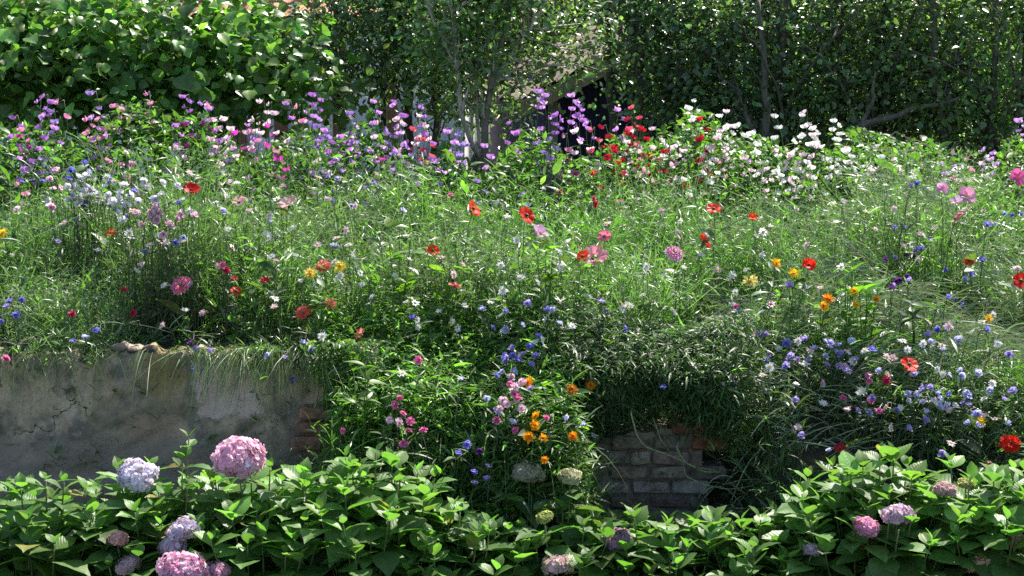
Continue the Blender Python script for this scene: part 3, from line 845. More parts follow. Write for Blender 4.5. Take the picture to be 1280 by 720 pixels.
def overhang():
    """dense small leaved growth hanging over the low brick wall and filling the gap in the wall"""
    a = Acc()
    n = 26000
    x = .62 + .36*rng.uniform(-1, 1, n) + rng.normal(0, .07, n); s = rng.uniform(0, 1, n)
    low = .60 + .05*np.sin(13*x) - .16*sst(.82, 1.0, x) - .10*sst(.42, .30, x) + .12*rng.uniform(-1, 1, n)**3
    zt = .96 + .05*np.sin(7*x)
    z = low + (zt - low) * s
    y = 6.80 - .10*np.sin(s*2.6) + .30*s**2.2 + np.abs(rng.normal(0, .10, n)) - .05*np.sin(9*x)
    g = rng.uniform(0, 1, n) < np.where(x < .95, .9, .75)
    T = np.stack([x, y, z], 1)[g]; k = len(T)
    d = unit(rand_dir(k, -40, 40) + np.array([0, -.5, -.1])); nr = unit(rng.normal(0, .5, (k, 3)) + np.array([0, -.2, 1.0]))
    a.add(leaf_tpl([.02, .065, .07, .04, .005], .4, .4, cols=1), frames(d, nr, .034*np.exp(rng.normal(0, .35, k))), T, jit((.070, .125, .040), k, .3, .1))  # darker leaf colour paints in the shade on the overhang's face
    n = 20000
    x = rng.uniform(-.85, .35, n); y = rng.uniform(6.28, 7.4, n); ok = y > 6.33 + .07*np.sin(5*x)
    x, y = x[ok], y[ok]; n = len(x)
    T = np.stack([x, y, G(x, y) + rng.uniform(.0, 1, n)**.7 * .24], 1)
    d = unit(rand_dir(n, -20, 50) + np.array([0, -.3, 0])); nr = unit(rng.normal(0, .5, (n, 3)) + np.array([0, 0, 1.0]))
    a.add(leaf_tpl([.02, .08, .09, .05, .005], .4, .4, cols=1), frames(d, nr, .046*np.exp(rng.normal(0, .35, n))), T, jit((.115, .215, .050), n, .3, .1))
    n = 3200                                                         # spilling round the broken end of the grey wall
    x = rng.normal(-.70, .09, n); s = rng.uniform(0, 1, n); ok = np.abs(x + .69) < .03 + .20*s*s; x, s = x[ok], s[ok]; n = len(x)
    T = np.stack([x, 6.93 - .08*np.sin(3*s) + np.abs(rng.normal(0, .05, n)), .38 + .50*s], 1)
    d = unit(rand_dir(n, -40, 30) + np.array([0, -.5, -.2])); nr = unit(rng.normal(0, .5, (n, 3)) + np.array([0, -.2, 1.0]))
    a.add(leaf_tpl([.03, .14, .15, .08, .01], .4, .3, cols=1), frames(d, nr, .03*np.exp(rng.normal(0, .35, n))), T, jit((.09, .16, .045), n, .3, .1))
    # stems that arch out and hang
    k = 2600
    x = np.concatenate([rng.uniform(.25, 1.0, 1100), rng.uniform(-.85, .35, 500), rng.uniform(-2.9, -.8, 330), rng.uniform(-1.35, -.75, 330), rng.uniform(-2.7, -1.95, 140)]); k = len(x)
    y0 = np.where(x > .3, 7.15, np.where(x < -.8, 7.10, rng.uniform(6.4, 7.1, k)))
    z0 = np.where((x > .3) | (x < -.8), .80, G(x, y0) + .05)
    L = rng.uniform(.12, .38, k)
    t = np.linspace(0, 1, 6)
    P = np.zeros((k, 6, 3))
    P[..., 0] = x[:, None] + (rng.normal(0, .35, k)*L)[:, None]*t
    P[..., 1] = y0[:, None] - (L*rng.uniform(.7, 1.2, k))[:, None]*t
    P[..., 2] = z0[:, None] + L[:, None]*(.9*t - 1.5*t*t)*rng.uniform(.4, 1.1, k)[:, None]
    az2 = rng.uniform(0, math.pi, k); side = np.stack([np.cos(az2), 0*az2, np.sin(az2)], 1)
    a.ribbons(P, np.array([.0012, .0015, .0014, .0012, .0009, .0004]), jit((.095, .15, .055), k, .35, .1), side)
    tag(a.build('trailing_greenery', M_leaf), 'leafy growth trailing down over the broken walls', 'foliage', kind='stuff')
overhang()

def straw():
    a = Acc()
    def lay(k, pxr, Yr, ang, L, col, up=.05):
        Y = rng.uniform(*Yr, k); px = rng.uniform(*pxr, k)
        x = (px - 640) / FPX * Y
        an = np.radians(rng.normal(ang, 30, k)); ln = .85*L*np.clip(np.exp(rng.normal(0, .3, k)), .4, 1.3)
        t = np.linspace(0, 1, 6)
        P = np.zeros((k, 6, 3))
        z0 = G(x, Y) + Hc(x, Y)*rng.uniform(.75, 1.08, k)
        P[..., 0] = x[:, None] + (np.cos(an)*ln)[:, None]*(t - .5)
        P[..., 1] = Y[:, None] + (rng.normal(-.1, .25, k)*ln)[:, None]*(t - .5)
        P[..., 2] = z0[:, None] + (np.sin(an)*ln)[:, None]*(t - .5) + up*(t*(1-t))[None]*4*rng.uniform(.2, 1, k)[:, None]
        side = unit(np.stack([-np.sin(an), 0*an, np.cos(an)], 1) + rng.normal(0, .4, (k, 3)))
        a.ribbons(P, np.array([.0014, .0022, .0024, .0022, .0017, .0008])*1.0, jit(col, k, .3, .08), side)
    pale = (.20, .26, .15); ston = (.36, .32, .19)
    lay(420, (880, 1280), (7.5, 8.3), -28, .30, pale)
    lay(200, (900, 1200), (7.2, 7.6), 22, .28, pale)
    lay(420, (880, 1300), (6.7, 7.4), 10, .24, pale)
    lay(260, (1100, 1300), (7.0, 7.6), 8, .30, pale)
    lay(80, (380, 620), (7.5, 8.3), -38, .34, pale)
    lay(70, (440, 1000), (7.6, 9.2), -40, .26, pale)
    lay(70, (40, 400), (8.2, 9.4), -45, .28, pale)
    lay(50, (0, 1280), (7.3, 9.2), -50, .26, ston)
    tag(a.build('dry_stalks', M_straw), 'pale flattened stalks lying across the meadow', 'dry grass', kind='stuff')
straw()

# ------------------------------------------------------------------ hydrangeas
HL = leaf_tpl([.02, .22, .33, .37, .36, .31, .21, .09, .004], .28, .30, serr=.02, cols=2)
HL2 = leaf_tpl([.02, .20, .30, .35, .34, .30, .22, .11, .004], .5, .12, serr=.02, cols=2)
HL3 = leaf_tpl([.02, .24, .35, .38, .36, .30, .20, .08, .004], .12, .50, serr=.02, cols=2)
def floret_head(rad, col, dome=.62, n=None, col2=None, seed=0):
    """a mophead: many four petalled florets over a dome"""
    rs = np.random.default_rng(seed)
    n = n or int(min(330, 130 + 2000*rad))
    a = Acc()
    i = np.arange(n) + .5
    ph = np.arccos(1 - 1.55*i/n); th = math.pi*(1 + 5**.5)*i
    D = np.stack([np.cos(th)*np.sin(ph), np.sin(th)*np.sin(ph), np.cos(ph)], 1)
    D = unit(D + rs.normal(0, .05, D.shape))
    k = 1 + rs.normal(0, .05, n) + .11*np.sin(2*D[:, 0]*2 + seed) + .06*np.sin(5*D[:, 1] + 3*D[:, 2] + seed)
    T = D * (rad * k)[:, None] * np.array([1, 1, dome]) + np.array([0, 0, rad*.1])
    fs = min(.0155, .0065 + .085*rad) * (1 + .2*rs.uniform(-1, 1, n))
    pet = leaf_tpl([.10, .50, .58, .30], -.25, -.10, cols=1)
    N = unit(D + rs.normal(0, .22, D.shape))
    ref = unit(np.cross(N, rs.normal(0, 1, D.shape))); ref2 = np.cross(N, ref)
    base = np.tile(np.asarray(col, float), (n, 1))
    if col2 is not None:
        w = np.clip(.5 + .6*np.sin(3*th*.3 + 2*ph) + rs.normal(0, .25, n), 0, 1)[:, None]
        base = base*(1-w) + np.asarray(col2)*w
    base = base * np.exp(rs.normal(0, .16, (n, 1)))
    old = rs.uniform(0, 1, n) < .06
    base[old] = base[old]*.5 + np.array([.10, .07, .03])
    for q in range(4):
        an = math.pi/2*q + rs.uniform(-.1, .1, n)
        d = ref*np.cos(an)[:, None] + ref2*np.sin(an)[:, None] + N*.12
        a.add(pet, frames(d, N, fs), T, np.clip(base, 0, .9))
    # dark interior so the dome is not hollow
    V, F, nu, nv = [], [], 16, 8
    for j in range(nv + 1):
        for q in range(nu):
            p, t = math.pi*.9*j/nv, 2*math.pi*q/nu
            V.append((rad*.86*math.sin(p)*math.cos(t), rad*.86*math.sin(p)*math.sin(t), rad*.86*dome*math.cos(p) + rad*.1))
    for j in range(nv):
        for q in range(nu): F.append([j*nu+q, j*nu+(q+1) % nu, (j+1)*nu+(q+1) % nu, (j+1)*nu+q])
    a.raw(V, F, np.asarray(col)*.75)
    return a

HEADS = []
def hydrangea(label, px, Y, rx, ry, pytop, n, heads=(), tall=(), young=.5, size=.136, dark=1.0, gap=()):
    p = at(px, pytop, Y); ht = p[2]
    r = empty('hydrangea_shrub', (p[0], Y, 0)); tag(r, label, 'shrub', 'hydrangeas in the bed at the foot of the walls')
    o = np.array([p[0], Y, 0.0])
    st, lf = Acc(), Acc()
    shoots = []
    for i in range(n):
        q = math.sqrt((i + .5) / n); th = i * 2.39996 + random.uniform(-.3, .3)
        tx, ty = o[0] + rx*q*math.cos(th), o[1] + ry*q*math.sin(th)
        tz = ht * (1 - .30*q*q) * random.uniform(.70, 1.06) - .10*max(0, (Y - ty)/ry)*ht
        shoots.append((np.array([tx, ty, tz]), None))
    for (hx, hy, dy) in tall: shoots.append((at(hx, hy, Y + dy), 'tall'))
    for h in heads:
        hp = at(h['px'], h['py'], Y + h.get('dy', -.12)); h['p'] = hp
        shoots.append((hp - np.array([0, 0, h['w']*.5*.0029*.35]), h))
    hid = [(h['px'], h['py'], h['w']*.5*h.get('clear', .95 if h['py'] < 605 else .45), h['p'][1]) for h in heads]
    for tip, h in shoots:
        b = o + np.array([(tip[0]-o[0])*.45 + random.uniform(-.04, .04), (tip[1]-o[1])*.45, -.02])
        c = np.array([b[0]*.3 + tip[0]*.7, b[1]*.3 + tip[1]*.7, tip[2]*.45])
        S = bez(b, c, tip, 9)
        st.tube(S - o, np.linspace(.0055, .0028, 9), jit((.13, .17, .06) if h is None else (.16, .19, .08), 1, .15, .05)[0], 5)
        L = np.linalg.norm(np.diff(S, axis=0), axis=1).sum()
        npair = 5 if h is None else (6 if h == 'tall' else 3)
        a0 = random.uniform(0, math.pi)
        for k in range(npair):
            if h is None or h == 'tall':
                back = (.0 if k == 0 else .022 + .036*(k-1) + .012*k*k*.5) * (1.3 if h == 'tall' else 1)
                s = size * (.42, .72, 1.0, 1.12, 1.1, 1.05)[k] * random.uniform(.65, 1.25) * (.8 if h == 'tall' else 1)
                el = (62, 40, 16, 0, -14, -20)[k]
            else:
                back = .055 + .05*k; s = size*random.uniform(.85, 1.1); el = (15, 0, -12)[k]
            f = max(0.0, 1 - back / L); ii = min(int(f*8), 7); fr = f*8 - ii
            P = S[ii]*(1-fr) + S[ii+1]*fr
            az = a0 + k*math.pi/2
            for sd in (0, 1):
                aa = az + sd*math.pi + random.uniform(-.25, .25); e = R(el + random.uniform(-14, 14))
                d = np.array([math.cos(aa)*math.cos(e), math.sin(aa)*math.cos(e), math.sin(e)])
                nr = np.array([-math.cos(aa)*math.sin(e), -math.sin(aa)*math.sin(e), math.cos(e)]) + rng.normal(0, .16, 3)
                tipP = P + d*s*.55
                X, Yp = px_of(tipP)
                if any((X-u)**2 + (Yp-v)**2 < (rr + 9)**2 and tipP[1] < yy + .02 for u, v, rr, yy in hid): continue
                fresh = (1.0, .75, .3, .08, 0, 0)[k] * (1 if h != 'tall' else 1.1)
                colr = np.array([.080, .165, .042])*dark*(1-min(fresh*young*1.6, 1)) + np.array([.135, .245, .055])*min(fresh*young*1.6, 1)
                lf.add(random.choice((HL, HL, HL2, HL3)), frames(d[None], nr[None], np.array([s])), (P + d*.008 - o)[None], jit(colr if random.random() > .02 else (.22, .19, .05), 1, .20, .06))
    st.build('stem', M_stem, r); lf.build('foliage', M_hyd, r)
    for i, h in enumerate(heads):
        rad = h['w'] * .5 * h['p'][1] / FPX
        me = floret_head(rad, h['col'], h.get('dome', .68), col2=h.get('col2'), seed=int(h['px'])).mesh('flower_head', M_petal)
        ob = inst('flower_head', me, r, tuple(h['p'] - o), (R(random.uniform(4, 22)), R(random.uniform(-10, 10)), random.uniform(0, 6)))
        ob['label'] = h['lab']
    return r
PINK, PINK2 = (.80, .47, .62), (.86, .64, .74)
LAV, LAV2 = (.68, .63, .76), (.82, .79, .84)
MAUVE, DUSTY, SALM, CREAM = (.56, .44, .52), (.60, .42, .39), (.66, .34, .28), (.66, .62, .44)
H_ = lambda px, py, w, col, lab, **k: dict(px=px, py=py, w=w, col=col, lab=lab, **k)
hydrangea('low glossy hydrangea without flowers at the left corner of the bed', 40, 6.15, .42, .30, 594, 36, dark=.95, young=.5)
hydrangea('hydrangea with one tall leafy shoot and lavender heads before the grey wall', 195, 6.2, .32, .34, 592, 32,
          [H_(172, 597, 50, LAV, 'pale lavender flower head on top', col2=LAV2, dy=.05), H_(147, 676, 26, SALM, 'small faded salmon flower head', col2=DUSTY, dy=-.22),
           H_(160, 709, 30, MAUVE, 'dusty mauve flower head low in the leaves', col2=DUSTY, dy=-.26), H_(231, 664, 40, LAV, 'shaded lavender flower head', col2=MAUVE, dy=-.18), H_(216, 686, 36, MAUVE, 'greyish mauve flower head', col2=LAV, dy=-.2)],
          tall=[(236, 548, .10), (228, 575, .05)], young=.5)
hydrangea('hydrangea with the biggest bright pink head, near the stained wall', 325, 6.2, .34, .34, 592, 34,
          [H_(298, 577, 62, PINK, 'large bright pink flower head', col2=PINK2, dy=.08, dome=.82), H_(228, 714, 56, (.80, .40, .58), 'bright pink flower head at the bottom', col2=PINK2, dy=-.34, clear=.95), H_(268, 718, 40, (.72, .42, .58), 'pink flower head half hidden by leaves', dy=-.24)],
          young=.65)
hydrangea('bright leafy hydrangea without flowers below the broken end of the grey wall', 460, 6.2, .36, .34, 578, 38, young=.8, tall=[(470, 566, .08), (432, 572, .1), (500, 590, .05), (450, 585, 0)])
hydrangea('low hydrangea with long shoots below the gap in the wall', 565, 6.12, .33, .28, 652, 32, young=.5, tall=[(575, 640, -.05), (612, 655, -.1)])
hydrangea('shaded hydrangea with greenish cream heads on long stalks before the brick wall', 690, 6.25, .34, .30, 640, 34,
          [H_(660, 594, 38, (.40, .39, .30), 'pale greenish white flower head in shade', col2=(.32, .34, .2), dy=.12, clear=.5), H_(713, 597, 27, (.50, .50, .30), 'small cream green flower head on a long stalk', dy=.05, dome=.6), H_(681, 648, 18, (.42, .48, .15), 'young green flower bud head', dy=-.15),  # cream heads dimmed, their shade mixed into the petal colours
           H_(697, 709, 38, (.66, .42, .50), 'dusty pink flower head', col2=CREAM, dy=-.22), H_(772, 676, 32, (.46, .28, .38), 'dark pink flower head in the shade', dy=-.05)], young=.3, dark=.75)  # leaf colour darkened to carry the shade at the bed's centre
hydrangea('low dark hydrangea at the foot of the broken brick wall', 825, 6.26, .30, .28, 644, 32, young=.5, dark=.75, size=.13)  # shade below the wall painted into the leaf colour
hydrangea('glossy big leaved hydrangea right of the brick wall', 940, 6.22, .28, .30, 648, 32, [H_(1015, 689, 20, MAUVE, 'small dusky mauve flower head', dy=-.2)], young=.5, dark=.8, size=.14)  # leaves toned down, part of the centre's shade is in their colour
hydrangea('tall sunlit hydrangea with a pink and a mauve head side by side', 1100, 6.2, .36, .36, 580, 46,
          [H_(1084, 660, 30, (.76, .40, .54), 'clear pink flower head', dy=-.22), H_(1122, 646, 36, MAUVE, 'greyish mauve flower head', col2=PINK2, dy=-.22), H_(1181, 614, 26, (.66, .46, .46), 'faded dusty pink flower head', dy=-.1)],
          tall=[(1100, 566, .1), (1055, 596, .05)], young=.8)
hydrangea('tall sunlit hydrangea with faded salmon heads at the right end', 1240, 6.2, .32, .36, 578, 42,
          [H_(1222, 708, 34, (.70, .55, .36), 'cream and salmon flower head', col2=SALM, dy=-.24), H_(1270, 678, 26, (.72, .44, .44), 'small salmon pink flower head', col2=SALM, dy=-.18), H_(1207, 606, 18, (.46, .48, .2), 'young green flower head', dy=.0)],
          tall=[(1258, 604, .05)], young=.75)

# ------------------------------------------------------------------ flowers of the meadow
MC = {}
def poppy_mesh(kind, col, col2=None):
    key = ('poppy', kind, col)
    if key in MC: return MC[key]
    a = Acc(); rs = np.random.default_rng(abs(hash(kind)) % 999 if False else len(MC))
    def petal(width, cup, ruff, length=1.0):
        V, U, F = [], [], []; nu, nv = 9, 7
        p1, p2 = rs.uniform(0, 6, 2)
        for j in range(nv):
            t = j/(nv-1)
            for i in range(nu):
                s = i/(nu-1)*2 - 1
                an = s*width*(.5 + .5*t**.5)
                rr = length*(t*(1 - .13*s*s*t*t))
                el = R(cup*80*(1 - .55*t*(1 - cup*.6)))
                cz = rr*math.sin(el) + ruff*t*t*(.6*math.sin(7*s + p1) + .4*math.sin(12*s + p2))
                rad = rr*math.cos(el)*(1 + ruff*.5*t*math.sin(9*s + p2))
                V.append((rad*math.sin(an), rad*math.cos(an), cz)); U.append((s*.5+.5, t))
        for j in range(nv-1):
            for i in range(nu-1): F.append([j*nu+i, j*nu+i+1, (j+1)*nu+i+1, (j+1)*nu+i])
        return np.array(V), F, np.array(U)
    def ring(n, width, cup, ruff, length, off, cc):
        for i in range(n):
            an = 2*math.pi*i/n + off + rs.uniform(-.1, .1); c, s = math.cos(an), math.sin(an)
            M = np.array([[c, -s, 0], [s, c, 0], [0, 0, 1]])
            a.add(petal(width, cup + rs.uniform(-.12, .12), ruff, length), M[None], np.zeros((1, 3)), jit(cc, 1, .1, .04))
    c2 = col2 or col
    if kind == 'open': ring(2, 1.1, .32, .13, 1, 0, col); ring(2, 1.1, .45, .13, .95, 1.57, c2)
    if kind == 'cup': ring(2, 1.15, .50, .17, 1.12, 0, col); ring(2, 1.15, .62, .17, 1.05, 1.57, c2)
    if kind == 'double':
        for k in range(5): ring(6, .55, .08 + .17*k, .16, 1 - .13*k, k*.5, col if k % 2 else c2)
    me = a.mesh('petals', M_silk); MC[key] = me
    return me
def pod_mesh(col):
    key = ('pod', col)
    if key in MC: return MC[key]
    a = Acc()
    a.tube([(0, 0, 0), (0, 0, .06), (0, 0, .16), (0, 0, .27), (0, 0, .30)], [.05, .10, .14, .13, .16], col, 9)
    for i in range(26):
        an = i*2.4; rr = random.uniform(.2, .32)
        a.tube([(math.cos(an)*.1, math.sin(an)*.1, .03), (math.cos(an)*rr, math.sin(an)*rr, random.uniform(.12, .26))], [.008, .02], (.03, .02, .03) if col[1] > .1 else (.35, .3, .06), 4)
    MC[key] = a.mesh('seed_pod', M_ped); return MC[key]

def rays_mesh(key, col, n, rings, ws, l, el, center, ccol, seed, fold=.3, bell=0):
    """daisy like head: rings of ray petals round a centre; unit radius ~1"""
    if key in MC: return MC[key]
    rs = np.random.default_rng(seed); a = Acc()
    tp = leaf_tpl(ws, fold, bell, cols=1)
    for k in range(rings):
        m = max(4, n - 2*k)
        an = 2*math.pi*(np.arange(m) + .5*k)/m + rs.normal(0, .09, m)
        e = np.radians(el + 24*k + rs.normal(0, 9, m))
        d = np.stack([np.cos(an)*np.cos(e), np.sin(an)*np.cos(e), np.sin(e)], 1)
        nr = np.stack([-np.cos(an)*np.sin(e), -np.sin(an)*np.sin(e), np.cos(e)], 1) + rs.normal(0, .15, (m, 3))
        c = np.tile(np.asarray(col, float), (m, 1)) * np.exp(rs.normal(0, .13, (m, 1)))
        a.add(tp, frames(d, nr, l*(1 - .14*k)*np.exp(rs.normal(0, .1, m))), np.zeros((m, 3)) + d*.06, np.clip(c, 0, .9))
    me = a.mesh('petals', M_petal); MC[key] = me
    return me
def center_mesh(key, r, h, col):
    if key in MC: return MC[key]
    a = Acc(); rs = np.random.default_rng(5)
    a.tube([(0, 0, -.02), (0, 0, h*.5), (0, 0, h*.85), (0, 0, h)], [r*.9, r, r*.75, r*.2], col, 9)
    for i in range(14):
        an = i*2.4; q = r*math.sqrt(i/14)
        a.tube([(q*math.cos(an), q*math.sin(an), h*.5), (q*1.2*math.cos(an), q*1.2*math.sin(an), h*1.35)], [r*.16, r*.1], np.array(col)*random.uniform(.7, 1.3), 4)
    MC[key] = a.mesh('flower_centre', M_ped); return MC[key]

BLUE, VIOLET, SKYB, WHITE, PALEP, ROSE = (.27, .26, .68), (.47, .40, .72), (.60, .61, .84), (.80, .80, .84), (.82, .60, .68), (.74, .20, .42)
DPURP, CRIM = (.16, .04, .24), (.55, .03, .10)
ORNG, YELL = (.86, .34, .01), (.88, .62, .03)
CORN_W = [.10, .16, .22, .36, .12]
def corn(col, v):
    return rays_mesh(('corn', col, v), col, 11, 2, CORN_W, 1.0, 22 + 9*v, None, None, 20 + v, .5, -.1)
def button(col, v):
    return rays_mesh(('button', col, v), col, 14, 5, [.12, .22, .26, .16], .9, -8, None, None, 30 + v, .2, .1)
def daisy(col, v):
    return rays_mesh(('daisy', col, v), col, 15, 1, [.08, .15, .17, .12, .02], 1.0, 6 + 5*v, None, None, 40 + v, .15, .12)
def marig(col, v):
    return rays_mesh(('mari', col, v), col, 17, 3, [.08, .16, .18, .15, .04], 1.0, 4 + 4*v, None, None, 50 + v, .15, .08)
def cosm(col, v):
    return rays_mesh(('cosm', col, v), col, 8, 1, [.10, .28, .40, .38, .20], 1.0, 14 + 6*v, None, None, 60 + v, .15, .1)

LIST = []           # small flowers awaiting a label: (obj, px, py, kind phrase)
LAND = []           # landmarks for those labels: (px, py, phrase)
YS = np.arange(6.22, 11.0, .015)
def hit(px, py, k=1.3):
    d = ray(px, py)
    X = d[0]*YS; Z = CAMZ + d[2]*YS
    top = G(X, YS) + Hc(X, YS)*k
    # overhanging growth in front of the low wall and in the gap
    ok = np.nonzero((Z <= top) & (planted(X, YS) > 0))[0]
    if len(ok) == 0: return at(px, py, 10.0)
    i = ok[0]; y = YS[i]
    return at(px, py, y)
def front_lift(p, px, py):
    """flowers whose spot is on the drop of a wall hang in front of it"""
    if p[0] < -.80 and p[1] < 7.12: return at(px, py, 6.93)
    if .30 < p[0] < .98 and p[1] < 7.25: return at(px, py, 6.70 + .35*max(0, min(1, (500 - py)/100)))
    return at(px, py, p[1] - .14)

def facing(tilt_to_cam, az_j=.6, tilt_j=.25):
    a = R(-90) + random.gauss(0, az_j); t = max(0, tilt_to_cam + random.gauss(0, tilt_j))
    return Vector((math.sin(t)*math.cos(a), math.sin(t)*math.sin(a), math.cos(t)))
def rot_to(v):
    q = Vector(v).to_track_quat('Z', 'Y'); e = q.to_euler(); return e
NARROW = leaf_tpl([.02, .05, .055, .03, .004], .3, .35, cols=1)
BROAD = leaf_tpl([.03, .15, .20, .17, .09, .005], .3, .35, cols=1)
FEATH = leaf_tpl([.03, .09, .10, .05, .004], .3, .3, cols=1)
def flower(name, cat, group, px, py, meshes, size, face, label=None, phrase=None, stem=(.09, .14, .05), srad=.0016, leaf=NARROW, nleaf=5, lsize=.07, p=None, part='flower'):
    """a plant: an Empty at its root, a leafy stem, and a flower head"""
    if p is None: p = front_lift(hit(px, py), px, py)
    p = np.asarray(p, float)
    hang = (p[0] < -.8 and p[1] < 7.1) or (.3 < p[0] < .98 and p[1] < 7.0)
    rx, ry = p[0] + random.uniform(-.06, .06), p[1] + random.uniform(.03, .14)
    if hang: ry = (7.10 if p[0] < -.8 else 7.16) + random.uniform(0, .06)
    if not hang and -.8 <= p[0] <= .3: ry = max(ry, 6.5)
    root = np.array([rx, ry, float(G(rx, ry))])
    if p[2] < root[2] + .06 and not hang: root[2] = float(G(rx, ry))
    r = empty(name, root)
    zt = max(p[2], root[2])
    c = np.array([(root[0]*.6 + p[0]*.4), root[1]*.6 + p[1]*.4, zt + .10]) if hang else np.array([root[0]*.7 + p[0]*.3, root[1]*.7 + p[1]*.3, root[2]*.25 + p[2]*.75])
    S = bez(root - (0, 0, .02), c, p, 9)
    S[1:-1] += rng.normal(0, .004, (7, 3))
    a = Acc(); a.tube(S - root, np.linspace(srad*1.3, srad*.8, 9), jit(stem, 1, .15, .05)[0], 5)
    idx = rng.integers(1, 8, nleaf); d = rand_dir(nleaf, 5, 60)
    a.add(leaf, frames(d, rng.normal(0, .3, (nleaf, 3)) + np.array([0, 0, 1.0]), lsize*np.exp(rng.normal(0, .25, nleaf))), S[idx] - root, jit(stem, nleaf, .2, .08))
    # green cup under the flower
    f = np.array(face); a.tube([p - root - f*size*.28, p - root - f*size*.12, p - root + f*size*.05], [size*.08, size*.20, size*.14], np.array(stem)*.9, 6)
    a.build('stem', M_stem, r)
    e = rot_to(face); e.rotate_axis('Z', random.uniform(0, 6))
    main = inst(part, meshes[0], r, tuple(p - root), e, (size,)*3)
    for nm, me in meshes[1:]: inst(nm, me, main)
    tag(r, label, cat, group)
    if label is None: LIST.append((r, px, py, phrase))
    return r

POD_D, POD_G = (.03, .025, .03), (.20, .26, .12)
RED, ORED, CRIMP = (.84, .035, .012), (.88, .085, .015), (.60, .012, .03)
PPINK, PALE, SALMON = (.84, .27, .36), (.88, .60, .60), (.86, .33, .22)
PG = 'poppies in the meadow'
def poppy(px, py, w, col, kind, label, tilt=.9, col2=None, pod=POD_D, az=.3, land=None, up=0):
    p = front_lift(hit(px, py), px, py)
    if up: p = at(px, py, p[1] + up)
    size = w*.5*p[1]/FPX
    flower('poppy', 'poppy', PG, px, py, [poppy_mesh(kind, col, col2), ('flower_centre', pod_mesh(pod))], size, facing(tilt*.8, az + .15, .15), label, stem=(.10, .16, .06), srad=.0019, leaf=BROAD, nleaf=4, lsize=.09, p=p)
    LAND.append((px, py, land or label))
random.seed(5)
poppy(239, 239, 22, (.62, .012, .01), 'cup', 'deep red cup shaped poppy above the white cornflowers at the left', .8, land='deep red poppy')
poppy(590, 262, 26, ORED, 'open', 'orange red poppy below the pale forked tree', 1.1, land='orange red poppy below the forked tree')
poppy(657, 270, 25, RED, 'open', 'bright red poppy tilted sideways just before the dark post', 1.2, land='red poppy before the dark post')
poppy(541, 314, 18, ORED, 'open', 'small orange red poppy alone above the bright green centre of the meadow', 1.0, land='lone orange red poppy')
poppy(568, 358, 17, CRIMP, 'open', 'small crimson poppy facing up in the middle of the meadow', .6, land='crimson poppy mid meadow')
poppy(892, 262, 20, RED, 'open', 'red poppy beneath the white sweet peas, upper of two', .9, land='upper red poppy under the white sweet peas')
poppy(880, 302, 22, RED, 'open', 'crumpled red poppy, lower of two under the white sweet peas', 1.1, land='lower crumpled red poppy')
poppy(940, 273, 15, (.80, .10, .02), 'cup', 'small orange poppy half hidden right of the two red ones', 1.0, land='half hidden orange poppy')
poppy(1011, 332, 18, RED, 'cup', 'red poppy growing beside the yellow marigolds', 1.1, land='red poppy by the yellow marigolds')
poppy(1136, 457, 26, RED, 'open', 'wide flat red poppy among the lodged stalks', .75, land='wide red poppy among the stalks')
poppy(1263, 555, 28, RED, 'double', 'ragged red poppy above the salmon headed hydrangea', .9, land='ragged red poppy')
poppy(1276, 352, 24, RED, 'open', 'red poppy cut by the right edge of the photo', 1.0, land='red poppy at the right edge')
poppy(295, 365, 16, ORED, 'open', 'orange red poppy right of the pink double poppy', .8, land='orange red poppy by the shaded mound')
poppy(331, 351, 13, CRIMP, 'open', 'tiny crimson poppy near the salmon poppies', .8, land='tiny crimson poppy')
poppy(1237, 584, 13, RED, 'open', 'tiny red poppy below the ragged red one', .8, land='tiny red poppy at the right')
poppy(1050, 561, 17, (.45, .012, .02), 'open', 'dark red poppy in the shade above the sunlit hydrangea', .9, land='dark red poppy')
poppy(1211, 327, 15, (.78, .16, .04), 'double', 'faded orange poppy between blue cornflowers', .9, land='faded orange poppy')
poppy(139, 292, 15, (.66, .16, .05), 'open', 'withering rust orange poppy among blue cornflowers', 1.1, land='rust orange poppy')
poppy(361, 257, 25, PALE, 'cup', 'pale pink bowl shaped poppy standing tall', .9, pod=POD_G, land='pale pink bowl shaped poppy')
poppy(299, 254, 18, PALE, 'cup', 'pale pink poppy, smaller, near the deep red one', 1.1, pod=POD_G, land='smaller pale pink poppy')
poppy(756, 296, 19, PPINK, 'open', 'pink poppy turned sideways, upper of the pink pair', 1.3, pod=POD_G, land='upper pink poppy of the pair')
poppy(743, 324, 34, (.88, .38, .46), 'cup', 'big pink poppy, lower of the pink pair', .75, pod=POD_G, land='big pink poppy')
poppy(729, 321, 18, ORED, 'open', 'orange red poppy tucked against the big pink one', 1.2, land='orange red poppy beside the big pink one')
poppy(227, 357, 30, (.82, .22, .38), 'double', 'frilly pink double poppy before the dark mound', .85, (.84, .36, .44), POD_G, land='pink double poppy')
poppy(404, 333, 21, SALMON, 'double', 'salmon double poppy beside the pale yellow marigold', .8, pod=POD_G, land='upper salmon poppy')
poppy(379, 391, 22, (.82, .22, .14), 'double', 'flat salmon double poppy above the wall end', .75, pod=POD_G, land='flat salmon poppy')
poppy(413, 380, 17, SALMON, 'double', 'upright salmon double poppy next to the flat one', 1.2, pod=POD_G, land='upright salmon poppy')
poppy(452, 419, 18, (.84, .34, .24), 'cup', 'salmon pink poppy above the gap in the wall', 1.2, pod=POD_G, land='salmon poppy over the gap')
poppy(455, 438, 16, (.84, .26, .10), 'cup', 'orange salmon poppy drooping over the gap in the wall', 1.5, pod=POD_G, land='drooping orange salmon poppy')
poppy(843, 317, 26, (.74, .34, .58), 'double', 'lilac pink double poppy left of the crumpled red one', .8, (.8, .55, .66), POD_G, land='lilac pink double poppy')

